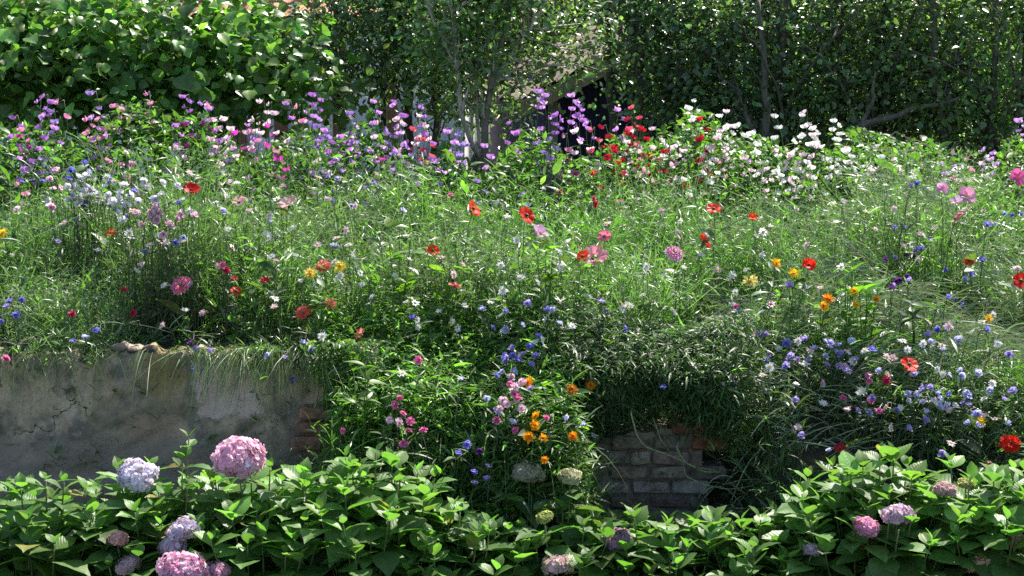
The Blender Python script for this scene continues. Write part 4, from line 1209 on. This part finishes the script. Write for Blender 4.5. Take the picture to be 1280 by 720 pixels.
CG = 'pink cosmos flowers'
def cosmos(px, py, w, col, label, tilt=.8, land=None):
    p = front_lift(hit(px, py), px, py); size = w*.5*p[1]/FPX
    flower('cosmos', 'cosmos', CG, px, py, [cosm(col, len(LAND) % 3), ('flower_centre', center_mesh('cosc', .16, .14, (.7, .5, .05)))], size, facing(tilt, .4, .1), label, leaf=FEATH, nleaf=8, lsize=.06, p=p)
    LAND.append((px, py, land or label))
cosmos(1209, 247, 24, (.80, .34, .56), 'pink cosmos flower below the lighter green tree', land='pink cosmos')
cosmos(1272, 223, 22, (.78, .14, .42), 'magenta cosmos flower at the right edge of the meadow', land='magenta cosmos')
cosmos(1177, 236, 16, (.80, .40, .60), 'small pale cosmos left of the pink one', land='small pale cosmos')
cosmos(676, 292, 20, (.80, .48, .68), 'pale pink cosmos right below the red poppy by the post', .7, land='pale pink cosmos')
cosmos(1195, 252, 15, (.82, .55, .70), 'pale cosmos half behind the pink one', land='pale half hidden cosmos')

KG = 'yellow and orange marigolds'
def marigold(px, py, w, col, label, tilt=.7, land=None):
    p = front_lift(hit(px, py), px, py); size = w*.5*p[1]/FPX
    flower('marigold', 'marigold', KG, px, py, [marig(col, len(LAND) % 3), ('flower_centre', center_mesh(('mc', col), .26, .16, tuple(np.array(col)*.55)))], size, facing(tilt, .5, .15), label, leaf=BROAD, nleaf=5, lsize=.07, p=p)
    if land: LAND.append((px, py, land))
LEMON = (.86, .68, .16)
marigold(388, 343, 18, LEMON, 'pale yellow marigold left of the upper salmon poppy', land='pale yellow marigold')
marigold(425, 334, 16, (.88, .70, .10), 'yellow marigold right of the upper salmon poppy')
marigold(970, 329, 14, (.88, .55, .02), 'golden marigold cupped upright above the other yellow ones', 1.0, land='golden cupped marigold')
marigold(992, 342, 15, YELL, 'flat yellow marigold left of the red poppy')
marigold(938, 352, 20, (.70, .62, .20), 'faded yellow marigold well left of the red poppy', land='faded yellow marigold')
marigold(1035, 374, 17, ORNG, 'orange marigold, largest of the four in bright leaves', land='largest orange marigold')
marigold(1068, 364, 13, (.86, .44, .01), 'small orange marigold, highest of the four in bright leaves')
marigold(1070, 381, 12, (.88, .58, .02), 'small golden marigold under the highest orange one')
marigold(1095, 374, 11, ORNG, 'small orange marigold, rightmost of the four in bright leaves')
marigold(1030, 383, 13, (.80, .42, .02), 'dull gold marigold just below the largest orange one')
marigold(1226, 527, 15, YELL, 'yellow marigold above the right hydrangea')
marigold(1236, 398, 12, (.80, .55, .05), 'dull yellow marigold among cornflowers at the right')
marigold(670, 520, 14, (.88, .42, .01), 'orange marigold, topmost of the bunch in the wall gap', 1.1, land='topmost orange marigold in the gap')
marigold(668, 532, 14, (.88, .40, .01), 'orange marigold, second from the top of the bunch in the gap', 1.1)
marigold(661, 546, 14, (.86, .36, .01), 'orange marigold, lower left of the bunch in the gap', 1.1)
marigold(679, 548, 12, (.86, .38, .01), 'orange marigold, lower right of the bunch in the gap', 1.0)
marigold(660, 478, 15, ORNG, 'orange marigold under the thick patch of violet cornflowers', 1.0, land='orange marigold under the violet patch')
marigold(738, 482, 13, (.86, .30, .01), 'round orange marigold in the shade of the dark bush', 1.2, land='shaded orange marigold')
marigold(716, 545, 13, (.84, .30, .01), 'orange marigold just left of the brick wall', 1.1)
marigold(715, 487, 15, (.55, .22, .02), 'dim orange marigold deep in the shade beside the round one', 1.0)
marigold(681, 575, 10, ORNG, 'small orange marigold lowest in the wall gap', 1.0)
marigold(4, 292, 14, YELL, 'yellow marigold at the left edge of the meadow')

LAND += [(140, 470, 'top of the grey wall'), (815, 535, 'broken brick wall'), (298, 577, 'biggest pink hydrangea head'), (690, 215, 'dark post'),
         (606, 215, 'foot of the forked tree'), (1122, 646, 'mauve hydrangea head'), (420, 545, 'broken end of the grey wall')]

# cornflowers and their like: clusters given as (centre x, y, spread x, y, count, colours)
def smalls(name, cat, group, maker, centre, items, size, tilt=.75, nleaf=5, lsize=.065, leaf=NARROW, stem=(.10, .135, .075)):
    for px, py, col, ph in items:
        v = random.randrange(3)
        s = size*random.uniform(.78, 1.15)
        ms = [maker(col, v)] + ([('flower_centre', centre(col))] if centre else [])
        pale = px < 230 and col in (WHITE, PALEP)
        flower(name, cat, group, px, py, ms, s*(1.15 if pale else 1), facing(tilt, 1.0, .35), None, ph, p=front_lift(hit(px, py, 1.8), px, py) if pale else None, stem=stem, nleaf=nleaf, lsize=lsize, leaf=leaf)
def cl(cx, cy, sx, sy, n, cols):
    out = []
    for i in range(n):
        px, py = random.gauss(cx, sx*1.35), random.gauss(cy, sy*1.35)
        col, ph = random.choice(cols)
        if -5 < px < 1285: out.append((px, py, col, ph))
    return out
cB, cV, cS = (BLUE, 'blue cornflower'), (VIOLET, 'violet cornflower'), (SKYB, 'pale blue cornflower')
cW, cP, cR, cD = (WHITE, 'white cornflower'), (PALEP, 'pale pink cornflower'), (ROSE, 'rose pink cornflower'), (DPURP, 'dark purple cornflower')
items = []
items += [(12, 378, *cB), (20, 394, *cB), (4, 402, *cB), (8, 384, *cV), (121, 416, *cB), (91, 428, *cB), (106, 424, *cS), (28, 376, *cB), (245, 437, *cV), (240, 430, *cD), (262, 440, *cV), (238, 462, *cB), (365, 478, *cB), (336, 446, *cS), (357, 449, *cV), (391, 440, *cB), (379, 430, *cS)]
items += cl(85, 245, 32, 18, 8, [cB, cB, cV]) + [(137, 223, *cB), (88, 214, *cB), (110, 216, *cS), (136, 230, *cB), (28, 229, *cB), (43, 226, *cV)]
items += cl(150, 258, 30, 12, 8, [cB, cV, cS, cS]) + cl(120, 275, 45, 10, 6, [cB, cV]) + cl(230, 285, 30, 20, 7, [cB, cS])
items += cl(105, 240, 12, 6, 18, [cW]) + cl(152, 250, 16, 8, 18, [cW]) + cl(170, 232, 30, 8, 8, [cW]) + cl(60, 243, 12, 12, 7, [cP])
items += cl(196, 272, 18, 10, 14, [cP]) + [(205, 293, *cP), (205, 307, *cP), (178, 334, *cP), (243, 270, *cP), (228, 273, *cP)]
items += cl(410, 262, 40, 22, 9, [cV, cS, cB]) + cl(660, 396, 30, 14, 8, [cB, cV, cS]) + cl(655, 455, 15, 10, 16, [cV, cV, cB]) + cl(640, 480, 22, 14, 8, [cV, cS, cP])
items += [(583, 556, *cB), (573, 569, *cB), (592, 591, *cB), (610, 585, *cV), (593, 605, *cV), (608, 600, *cV), (620, 470, *cB), (600, 565, *cD), (618, 515, *cV), (640, 530, *cS), (740, 546, *cS), (731, 532, *cS), (830, 486, *cB), (704, 522, *cS)]
items += cl(715, 400, 60, 18, 9, [cB, cS, cV])
items += cl(1035, 440, 16, 9, 14, [cV, cS, cV]) + cl(965, 443, 14, 14, 8, [cB, cV]) + cl(925, 425, 22, 26, 8, [cV, cB]) + [(920, 391, *cB), (932, 400, *cB), (1064, 428, *cS), (1090, 440, *cB), (1060, 465, *cV)]
items += [(1184, 373, *cB), (1197, 374, *cB), (1205, 382, *cB), (1181, 411, *cB), (1174, 413, *cB), (1192, 436, *cB), (1228, 327, *cB), (1213, 345, *cB), (1208, 350, *cS), (1180, 333, *cB), (1152, 312, *cB), (1118, 287, *cB), (1130, 286, *cV), (1265, 270, *cB), (1256, 268, *cB), (1276, 268, *cB)]
items += cl(1180, 490, 28, 10, 16, [cV, cB, cS]) + cl(1215, 440, 30, 12, 8, [cV, cB, cS]) + cl(1075, 515, 50, 24, 20, [cB, cV, cS, cV, cW, cP]) + cl(1190, 530, 50, 24, 12, [cB, cV, cS, cS]) + [(1055, 587, *cV), (1068, 586, *cV), (1082, 600, *cV), (1240, 490, *cS), (1210, 530, *cS), (1222, 534, *cS), (1253, 500, *cV), (1266, 490, *cV)]
items += cl(1160, 300, 35, 25, 9, [cV, cB]) + cl(1120, 338, 9, 12, 12, [cD, cV, cD])
CFG = 'cornflowers scattered through the meadow'
LCF = [it for it in items]
random.shuffle(LCF)
LCF.sort(key=lambda t: t[3] not in ('white cornflower', 'pale pink cornflower'))
CENT = {}
def cc(col):
    d = tuple(np.clip(np.array(col)*.45 + np.array([.05, .0, .06]), 0, 1)) if max(col) < .78 or col == SKYB else (.5, .45, .48)
    return center_mesh(('cc', col), .22, .34, d)
smalls('cornflower', 'cornflower', CFG, corn, cc, LCF[:298], .0195)

bW, bP, bR, bD = (WHITE, 'small white daisy'), (PALEP, 'small pale pink daisy'), (ROSE, 'small rose pink daisy'), (CRIM, 'small crimson daisy')
it2 = cl(480, 355, 45, 20, 12, [bW]) + cl(730, 350, 90, 30, 16, [bW]) + cl(880, 330, 70, 45, 12, [bW]) + cl(1160, 440, 45, 18, 10, [bW]) + cl(1180, 285, 50, 25, 8, [bW, bP])
it2 += cl(300, 300, 80, 40, 12, [bW, bP]) + cl(1010, 480, 50, 24, 9, [bP, bW]) + cl(590, 300, 70, 30, 8, [bW, bP]) + cl(905, 455, 14, 14, 6, [bW]) + cl(830, 395, 50, 22, 7, [bW]) + cl(1060, 250, 60, 25, 10, [bW, bP])
it2 += cl(200, 250, 90, 26, 26, [bW, bW, bP]) + cl(330, 290, 60, 40, 16, [bP, bW]) + cl(560, 380, 90, 30, 16, [bW]) + cl(840, 350, 80, 40, 20, [bW, bP]) + cl(1080, 430, 80, 30, 22, [bW, bP]) + cl(1180, 500, 60, 25, 14, [bW, bP]) + cl(720, 440, 60, 20, 10, [bW])
it2 = [i for i in it2 if i[1] > 215]
smalls('daisy', 'daisy', 'small pale daisies in the meadow', daisy, lambda c: center_mesh('dc', .3, .2, (.75, .6, .12)), it2, .019, .8)
it3 = [(500, 497, *bR), (494, 506, *bR), (504, 517, *bR), (499, 528, *bP), (513, 526, *bR), (511, 538, *bR), (529, 537, *bR), (487, 525, *bP), (504, 554, *bR), (428, 538, *bR), (523, 450, *bR), (652, 477, *bP), (644, 483, *bP), (625, 510, *bP), (634, 505, *bP), (1085, 468, *bR), (1086, 476, *bR), (1089, 499, *bR), (1099, 513, *bR), (1054, 497, *bR), (1108, 475, *bD), (1055, 458, *bP), (283, 337, *bD), (292, 348, *bD), (253, 391, *bP), (278, 330, *bR), (155, 362, *bD), (166, 391, *bD), (8, 448, *bR), (90, 392, *bD), (1206, 262, *bP), (1195, 272, *bR), (1200, 268, *bR), (920, 383, *bR), (1272, 335, *bP), (563, 244, *bR), (700, 240, *bD), (742, 248, *bD), (745, 255, *bD), (1008, 306, *bP)]
it3 += cl(640, 500, 14, 14, 8, [bP, bR]) + cl(905, 445, 8, 8, 4, [bP])
phr = {'small white daisy': 'white button flower', 'small pale pink daisy': 'pale pink button flower', 'small rose pink daisy': 'rose pink button flower', 'small crimson daisy': 'crimson button flower'}
smalls('button_flower', 'button flower', 'pink button flowers', button, None, [(x, y, c, phr[p]) for x, y, c, p in it3], .019, .8)

# ------------------------------------------------------------------ sweet peas
def sp_mesh(col, col2, v):
    key = ('sp', col, v)
    if key in MC: return MC[key]
    rs = np.random.default_rng(70 + v); a = Acc()
    def sheet(fn, nu, nv, c):
        V, U, F = [], [], []
        for j in range(nv):
            for i in range(nu):
                u, w = i/(nu-1)*2 - 1, j/(nv-1); V.append(fn(u, w)); U.append((u, w))
        for j in range(nv-1):
            for i in range(nu-1): F.append([j*nu+i, j*nu+i+1, (j+1)*nu+i+1, (j+1)*nu+i])
        a.raw(V, F, np.array(c)*rs.uniform(.9, 1.1), np.array(U))
    # standard: wide two lobed petal held upright, facing -Y; wings and keel below
    sheet(lambda u, w: (u*(.30 + .72*math.sin(math.pi*min(w*.60 + .08, 1))), .12*w + .28*abs(u)*w + .10*math.sin(6*u + v)*w - .22*w*w, w*(1.05 - .18*(1 - abs(u))*w - .10*u*u) - .1), 9, 6, col)
    for s in (-1, 1):
        sheet(lambda u, w: (s*(.06 + .48*w*(1 - .3*u*u)), -.16 - .50*w + .12*u*u, .10 + .36*u*(1 - .3*w) + .14*w), 5, 5, col2)
    sheet(lambda u, w: (u*.07, -.08 - .42*w, -.02 + .05*abs(u) + .08*w), 3, 4, np.array(col2)*.6 + .3)
    MC[key] = a.mesh('blossom', M_petal); return MC[key]
SPC = {'purple': ((.48, .18, .60), (.46, .22, .66), 'purple'), 'lilac': ((.58, .28, .74), (.66, .42, .80), 'lilac'), 'violet': ((.34, .22, .58), (.40, .28, .66), 'blue violet'),
       'magenta': ((.62, .05, .42), (.60, .12, .50), 'magenta'), 'red': ((.40, .010, .028), (.46, .02, .05), 'deep red'), 'coral': ((.74, .09, .16), (.76, .20, .26), 'coral red'),
       'pink': ((.80, .28, .50), (.82, .46, .62), 'pink'), 'blush': ((.84, .62, .72), (.84, .70, .76), 'blush pink'), 'white': ((.84, .84, .80), (.84, .84, .82), 'white'), 'dark': ((.14, .015, .10), (.18, .03, .14), 'dark maroon')}
SPG = 'sweet peas along the back of the meadow'
def sweet_pea(px, py, c, n=4, stack=None, Y=None):
    Y = Y or float(np.interp(py, [110, 200, 240], [10.25, 9.95, 9.6])) - .28 + random.uniform(-.1, .1)
    top = at(px, py, Y); col, col2, word = SPC[c]
    gx = top[0] + random.uniform(-.1, .1); root = np.array([gx, Y + .05, float(G(gx, Y + .05))])
    r = empty('sweet_pea', root); tag(r, None, 'sweet pea', SPG)
    S = bez(root - (0, 0, .02), np.array([gx, Y + random.uniform(-.03, .1), root[2]*.35 + top[2]*.65]), top + (0, 0, .02), 10)
    S[1:-2] += rng.normal(0, .008, (7, 3))
    a = Acc(); a.tube(S - root, np.linspace(.0028, .0018, 10), (.085, .15, .055), 5)
    k = 10; idx = rng.integers(1, 7, k)
    a.add(BROAD, frames(rand_dir(k, 0, 60), rng.normal(0, .3, (k, 3)) + np.array([0, 0, 1.0]), .06*np.exp(rng.normal(0, .25, k))), S[idx] - root, jit((.075, .135, .04), k, .2, .08))
    L = (stack or n*9) * Y / FPX
    for i in range(n):
        f = i/max(1, n-1)
        side = 1 if i % 2 else -1
        q = top + np.array([side*random.uniform(.008, .03), -.02 - random.uniform(0, .03), -f*L])
        an = random.gauss(0, .7) + side*.35
        sz = random.uniform(.020, .030)
        o = inst('blossom', sp_mesh(col, col2, random.randrange(3)), r, tuple(q - root), (random.gauss(0, .3), random.gauss(0, .35), an*1.3), (sz,)*3)
        j = S[np.argmin(np.abs(S[:, 2] - q[2]))]
        a.tube([j - root, q - root], [.0012, .0012], (.085, .15, .055), 4)
    a.build('stem', M_stem, r)
    LIST.append((r, px, py, word + ' sweet pea'))
random.seed(9)
for args in [(60, 122, 'purple', 5, 28), (52, 160, 'purple', 3), (34, 172, 'magenta', 3), (68, 140, 'violet', 3), (113, 150, 'pink', 4, 24), (146, 134, 'pink', 3), (158, 136, 'pink', 3), (187, 118, 'pink', 4), (236, 122, 'purple', 4, 18), (257, 130, 'violet', 4, 22), (258, 155, 'dark', 3, 16), (272, 150, 'blush', 4), (286, 150, 'blush', 4), (337, 158, 'magenta', 4), (290, 180, 'blush', 4, 16), (276, 185, 'blush', 4), (291, 175, 'purple', 3), (225, 186, 'blush', 5), (170, 208, 'magenta', 4), (160, 206, 'pink', 2), (48, 203, 'purple', 3), (355, 200, 'magenta', 4), (390, 140, 'lilac', 4, 20), (396, 120, 'purple', 4, 18), (401, 150, 'lilac', 3), (398, 160, 'violet', 3), (234, 157, 'dark', 3), (318, 152, 'blush', 3), (300, 168, 'magenta', 2), (120, 118, 'violet', 2),
             (432, 172, 'purple', 5, 22), (444, 180, 'purple', 4), (425, 200, 'violet', 3), (466, 190, 'lilac', 4), (485, 165, 'violet', 5, 26), (488, 185, 'purple', 5, 26), (484, 200, 'magenta', 4), (500, 190, 'lilac', 3), (519, 163, 'coral', 4), (535, 175, 'coral', 5, 28), (537, 168, 'purple', 4), (545, 200, 'purple', 3), (565, 166, 'lilac', 4), (552, 203, 'lilac', 3), (470, 128, 'lilac', 3), (497, 132, 'lilac', 3), (500, 150, 'blush', 5, 22), (478, 155, 'blush', 3), (512, 212, 'pink', 3), (462, 235, 'violet', 4), (476, 230, 'violet', 3), (520, 195, 'violet', 3),
             (677, 116, 'lilac', 5, 18), (681, 135, 'lilac', 3), (640, 155, 'purple', 4), (697, 145, 'purple', 5, 22), (718, 120, 'lilac', 5, 34), (724, 132, 'purple', 5, 26), (730, 148, 'lilac', 3), (738, 155, 'lilac', 2), (690, 175, 'violet', 4), (675, 180, 'violet', 4), (774, 138, 'lilac', 4), (721, 165, 'blush', 3), (744, 188, 'blush', 2), (655, 245, 'violet', 4), (625, 255, 'violet', 2), (715, 200, 'dark', 2),
             (757, 160, 'red', 4), (764, 172, 'red', 3), (790, 150, 'red', 5, 30), (786, 168, 'red', 4), (805, 162, 'red', 4), (772, 190, 'red', 4), (792, 135, 'coral', 3), (800, 182, 'coral', 3), (817, 195, 'red', 5, 26), (879, 150, 'red', 4), (803, 162, 'red', 3), (743, 163, 'coral', 3),
             (790, 178, 'blush', 4), (820, 162, 'blush', 4), (812, 215, 'pink', 3), (850, 184, 'blush', 5, 22), (832, 178, 'white', 3), (870, 127, 'white', 4), (862, 160, 'white', 4), (903, 146, 'white', 4), (912, 162, 'white', 5, 22), (884, 185, 'white', 5, 20), (895, 185, 'pink', 2), (890, 205, 'white', 4), (933, 198, 'blush', 5, 20), (914, 178, 'white', 4), (950, 180, 'white', 4), (1006, 170, 'white', 5), (1018, 162, 'white', 5, 20), (1044, 152, 'white', 5, 22), (1050, 176, 'white', 4), (1040, 200, 'white', 5, 22), (984, 190, 'blush', 4, 20), (1060, 190, 'white', 4, 20), (1095, 185, 'white', 4), (1115, 200, 'blush', 4), (1150, 195, 'blush', 3), (1175, 205, 'lilac', 3), (1210, 200, 'pink', 3), (1070, 215, 'white', 4), (1003, 204, 'blush', 4), (1013, 220, 'blush', 3), (1087, 208, 'blush', 4, 18), (1130, 214, 'blush', 4), (1080, 225, 'white', 3), (1140, 242, 'blush', 3), (1105, 265, 'white', 4), (1084, 263, 'white', 3), (1070, 262, 'white', 3),
             (1232, 188, 'lilac', 4), (1244, 192, 'lilac', 3), (1275, 152, 'lilac', 4, 18), (1230, 205, 'blush', 2), (1195, 224, 'pink', 2), (860, 225, 'white', 3), (815, 258, 'white', 4), (828, 256, 'blush', 3), (855, 250, 'white', 3), (975, 215, 'white', 3), (960, 212, 'blush', 3)]:
    sweet_pea(*args)
for cx, cy, sx, sy, n, cols in ((985, 195, 75, 28, 34, ('white', 'white', 'blush')), (880, 200, 35, 30, 14, ('white', 'blush', 'red')), (790, 195, 40, 22, 10, ('red', 'blush', 'pink')), (480, 185, 60, 30, 30, ('lilac', 'purple', 'blush', 'violet')), (300, 185, 75, 28, 22, ('blush', 'pink', 'purple')), (90, 175, 50, 32, 16, ('purple', 'pink', 'lilac')), (1150, 225, 60, 22, 10, ('blush', 'white', 'lilac'))):
    for _ in range(n): sweet_pea(random.gauss(cx, sx), min(268, max(128, random.gauss(cy, sy))), random.choice(cols), random.randint(2, 4))
LAND += [(60, 140, 'purple sweet peas at the far left'), (485, 190, 'violet sweet peas before the white house'), (720, 135, 'lilac sweet peas before the shed'), (790, 160, 'cluster of red sweet peas'), (1010, 175, 'tall white sweet peas'), (280, 165, 'blush sweet peas under the hazel'), (900, 160, 'white sweet peas behind the red ones'), (1275, 155, 'lilac sweet pea by the right edge'), (187, 118, 'highest pink sweet pea under the hazel'), (535, 180, 'coral red sweet peas')]

# ------------------------------------------------------------------ leafy plants and wandering stems
def leafy(px, py, h, n, ls, col, label, Y=None):
    p = front_lift(hit(px, py), px, py) if Y is None else at(px, py, Y)
    root = np.array([p[0], p[1] + .03, float(G(p[0], p[1] + .03))])
    r = empty('leafy_plant', root); tag(r, label, 'plant', 'bright leafy plants in the meadow')
    a, b = Acc(), Acc()
    for s in range(3):
        tip = p + np.array([random.uniform(-.07, .07), random.uniform(-.05, .05), random.uniform(-.06, .03)])
        S = bez(root, root*.6 + tip*.4 + np.array([0, 0, .05]), tip, 8); a.tube(S - root, np.linspace(.004, .002, 8), np.array(col)*.9, 5)
        k = n // 3; idx = rng.integers(2, 8, k)
        b.add(BROAD, frames(rand_dir(k, -5, 50), rng.normal(0, .3, (k, 3)) + np.array([0, 0, 1.0]), ls*np.exp(rng.normal(0, .2, k))), S[idx] - root, jit(col, k, .15, .06))
    a.build('stem', M_stem, r); b.build('foliage', M_leaf, r)
LIME = (.13, .23, .035)
leafy(690, 262, .4, 30, .085, LIME, 'lime green leafy plant by the dark post', 9.0)
leafy(683, 305, .3, 30, .08, LIME, 'lime green leafy plant below the red poppy by the post')
leafy(497, 290, .3, 27, .09, LIME, 'lime green plant with long leaves left of the lone orange red poppy')
leafy(560, 340, .3, 24, .08, (.11, .20, .035), 'bright green leafy plant beside the small crimson poppy')
leafy(1085, 360, .3, 36, .085, (.11, .21, .03), 'bright broad leafed plant behind the four orange marigolds')
leafy(1060, 340, .3, 30, .08, (.10, .20, .03), 'bright leafy plant above the orange marigolds')
leafy(450, 460, .3, 30, .07, (.11, .20, .035), 'bright leafy plant below the drooping salmon poppy')
leafy(160, 192, .3, 24, .08, (.10, .2, .03), 'bright leafy plant over the magenta sweet pea at the left')
leafy(1150, 385, .3, 33, .085, (.045, .10, .02), 'dark green leafy plant left of the blue cornflowers')
def dark_bush():
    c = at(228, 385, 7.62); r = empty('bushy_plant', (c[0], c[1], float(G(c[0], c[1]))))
    tag(r, 'shade darkened maroon green bushy plant under the pink double poppy', 'plant', 'bright leafy plants in the meadow' if False else None)
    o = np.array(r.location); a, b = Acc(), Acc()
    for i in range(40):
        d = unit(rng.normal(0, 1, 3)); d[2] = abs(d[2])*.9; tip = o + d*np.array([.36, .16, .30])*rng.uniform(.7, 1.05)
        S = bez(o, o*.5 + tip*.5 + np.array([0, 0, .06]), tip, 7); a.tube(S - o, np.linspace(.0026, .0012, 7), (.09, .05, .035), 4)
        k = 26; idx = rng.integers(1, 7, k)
        b.add(FEATH, frames(rand_dir(k, -20, 50), rng.normal(0, .3, (k, 3)) + np.array([0, 0, 1.0]), .034*np.exp(rng.normal(0, .2, k))), S[idx] - o + rng.normal(0, .02, (k, 3)), jit((.050, .058, .030), k, .25, .15))  # maroon green leaves, darkened to paint in the mound's shade
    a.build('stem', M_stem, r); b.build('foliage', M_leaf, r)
dark_bush()
def wander_stem(label, pts, rad, col, root):
    P = np.array([at(*p) for p in pts]); t = np.linspace(0, len(P) - 1, 40)
    Q = np.stack([np.interp(t, np.arange(len(P)), P[:, k]) for k in range(3)], 1)
    for _ in range(6): Q[1:-1] = (Q[:-2] + Q[1:-1]*2 + Q[2:]) / 4
    o = np.array(root)
    r = empty('trailing_stem', o); tag(r, label, 'stem', 'trailing stems over the walls')
    a = Acc(); a.tube(np.concatenate([[o], Q]) - o, np.concatenate([[rad*1.2], np.linspace(rad, rad*.6, 40)]), col, 6); a.build('stem', M_stem, r)
    a = Acc(); k = 9; idx = rng.integers(4, 39, k)
    a.add(BROAD, frames(rand_dir(k, -10, 60), rng.normal(0, .4, (k, 3)) + np.array([0, 0, 1.0]), .02*np.exp(rng.normal(0, .3, k))), Q[idx] - o, jit((.10, .15, .05), k, .2, .08)); a.build('leaf', M_leaf, r)
PS = (.26, .30, .16)
wander_stem('pale bent stem looping down before the red bricks', [(789, 518, 6.72), (796, 545, 6.70), (806, 559, 6.70), (840, 570, 6.70), (868, 584, 6.72), (895, 588, 6.75)], .0042, PS, at(789, 505, 6.95))
wander_stem('pale stem crossing the lower bricks', [(846, 560, 6.66), (856, 578, 6.66), (880, 590, 6.66), (900, 590, 6.68)], .003, PS, at(850, 545, 6.9))
wander_stem('thin stem arching over the bricks from the dark bush', [(817, 524, 6.74), (826, 550, 6.72), (838, 566, 6.72)], .002, PS, at(815, 515, 6.95))
wander_stem('long thin stem hanging lowest before the brick wall', [(857, 595, 6.62), (880, 606, 6.62), (910, 612, 6.64), (940, 608, 6.68), (965, 590, 6.75)], .002, PS, at(850, 560, 6.9))
wander_stem('pale kinked stem running down through the gap in the wall', [(490, 487, 6.75), (520, 520, 6.7), (535, 530, 6.68), (545, 548, 6.66), (562, 566, 6.62)], .003, (.30, .30, .18), at(470, 470, 6.95))
wander_stem('curled green stem at the shady edge of the dark bush', [(920, 480, 6.78), (922, 490, 6.74), (935, 496, 6.74), (950, 495, 6.76)], .0025, PS, at(925, 465, 6.9))
wander_stem('whitish dry stalk left of the pink poppies', [(695, 284, 8.9), (700, 305, 8.88), (704, 325, 8.88)], .004, (.42, .40, .30), at(706, 345, 8.9))
wander_stem('whitish bent dry stalk nearest the pink poppies', [(716, 280, 8.9), (721, 305, 8.9), (719, 330, 8.9)], .0045, (.42, .40, .30), at(717, 345, 8.92))

# ------------------------------------------------------------------ labels that single out each small flower
def label_small():
    ORD = ['nearest', 'second nearest', 'third nearest', 'fourth nearest', 'fifth nearest', 'sixth nearest', 'seventh nearest', 'eighth nearest', 'ninth nearest', 'tenth nearest', 'eleventh nearest', 'twelfth nearest', 'thirteenth nearest', 'fourteenth nearest', 'fifteenth nearest']
    groups = {}
    for o, px, py, ph in LIST:
        L = min(LAND, key=lambda l: (l[0]-px)**2 + 1.6*(l[1]-py)**2)
        dx, dy = px - L[0], py - L[1]
        if abs(dx) > abs(dy): sd = 'right of' if dx > 0 else 'left of'
        else: sd = 'below' if dy > 0 else 'above'
        groups.setdefault((ph, L[2], sd), []).append((dx*dx + dy*dy, o))
    for (ph, l, sd), v in groups.items():
        v.sort(key=lambda t: t[0])
        for i, (_, o) in enumerate(v):
            if len(v) == 1: o['label'] = f'{ph} {sd} the {l}'
            else: o['label'] = f'{ORD[min(i, 14)]} {ph} {sd} the {l}'
label_small()
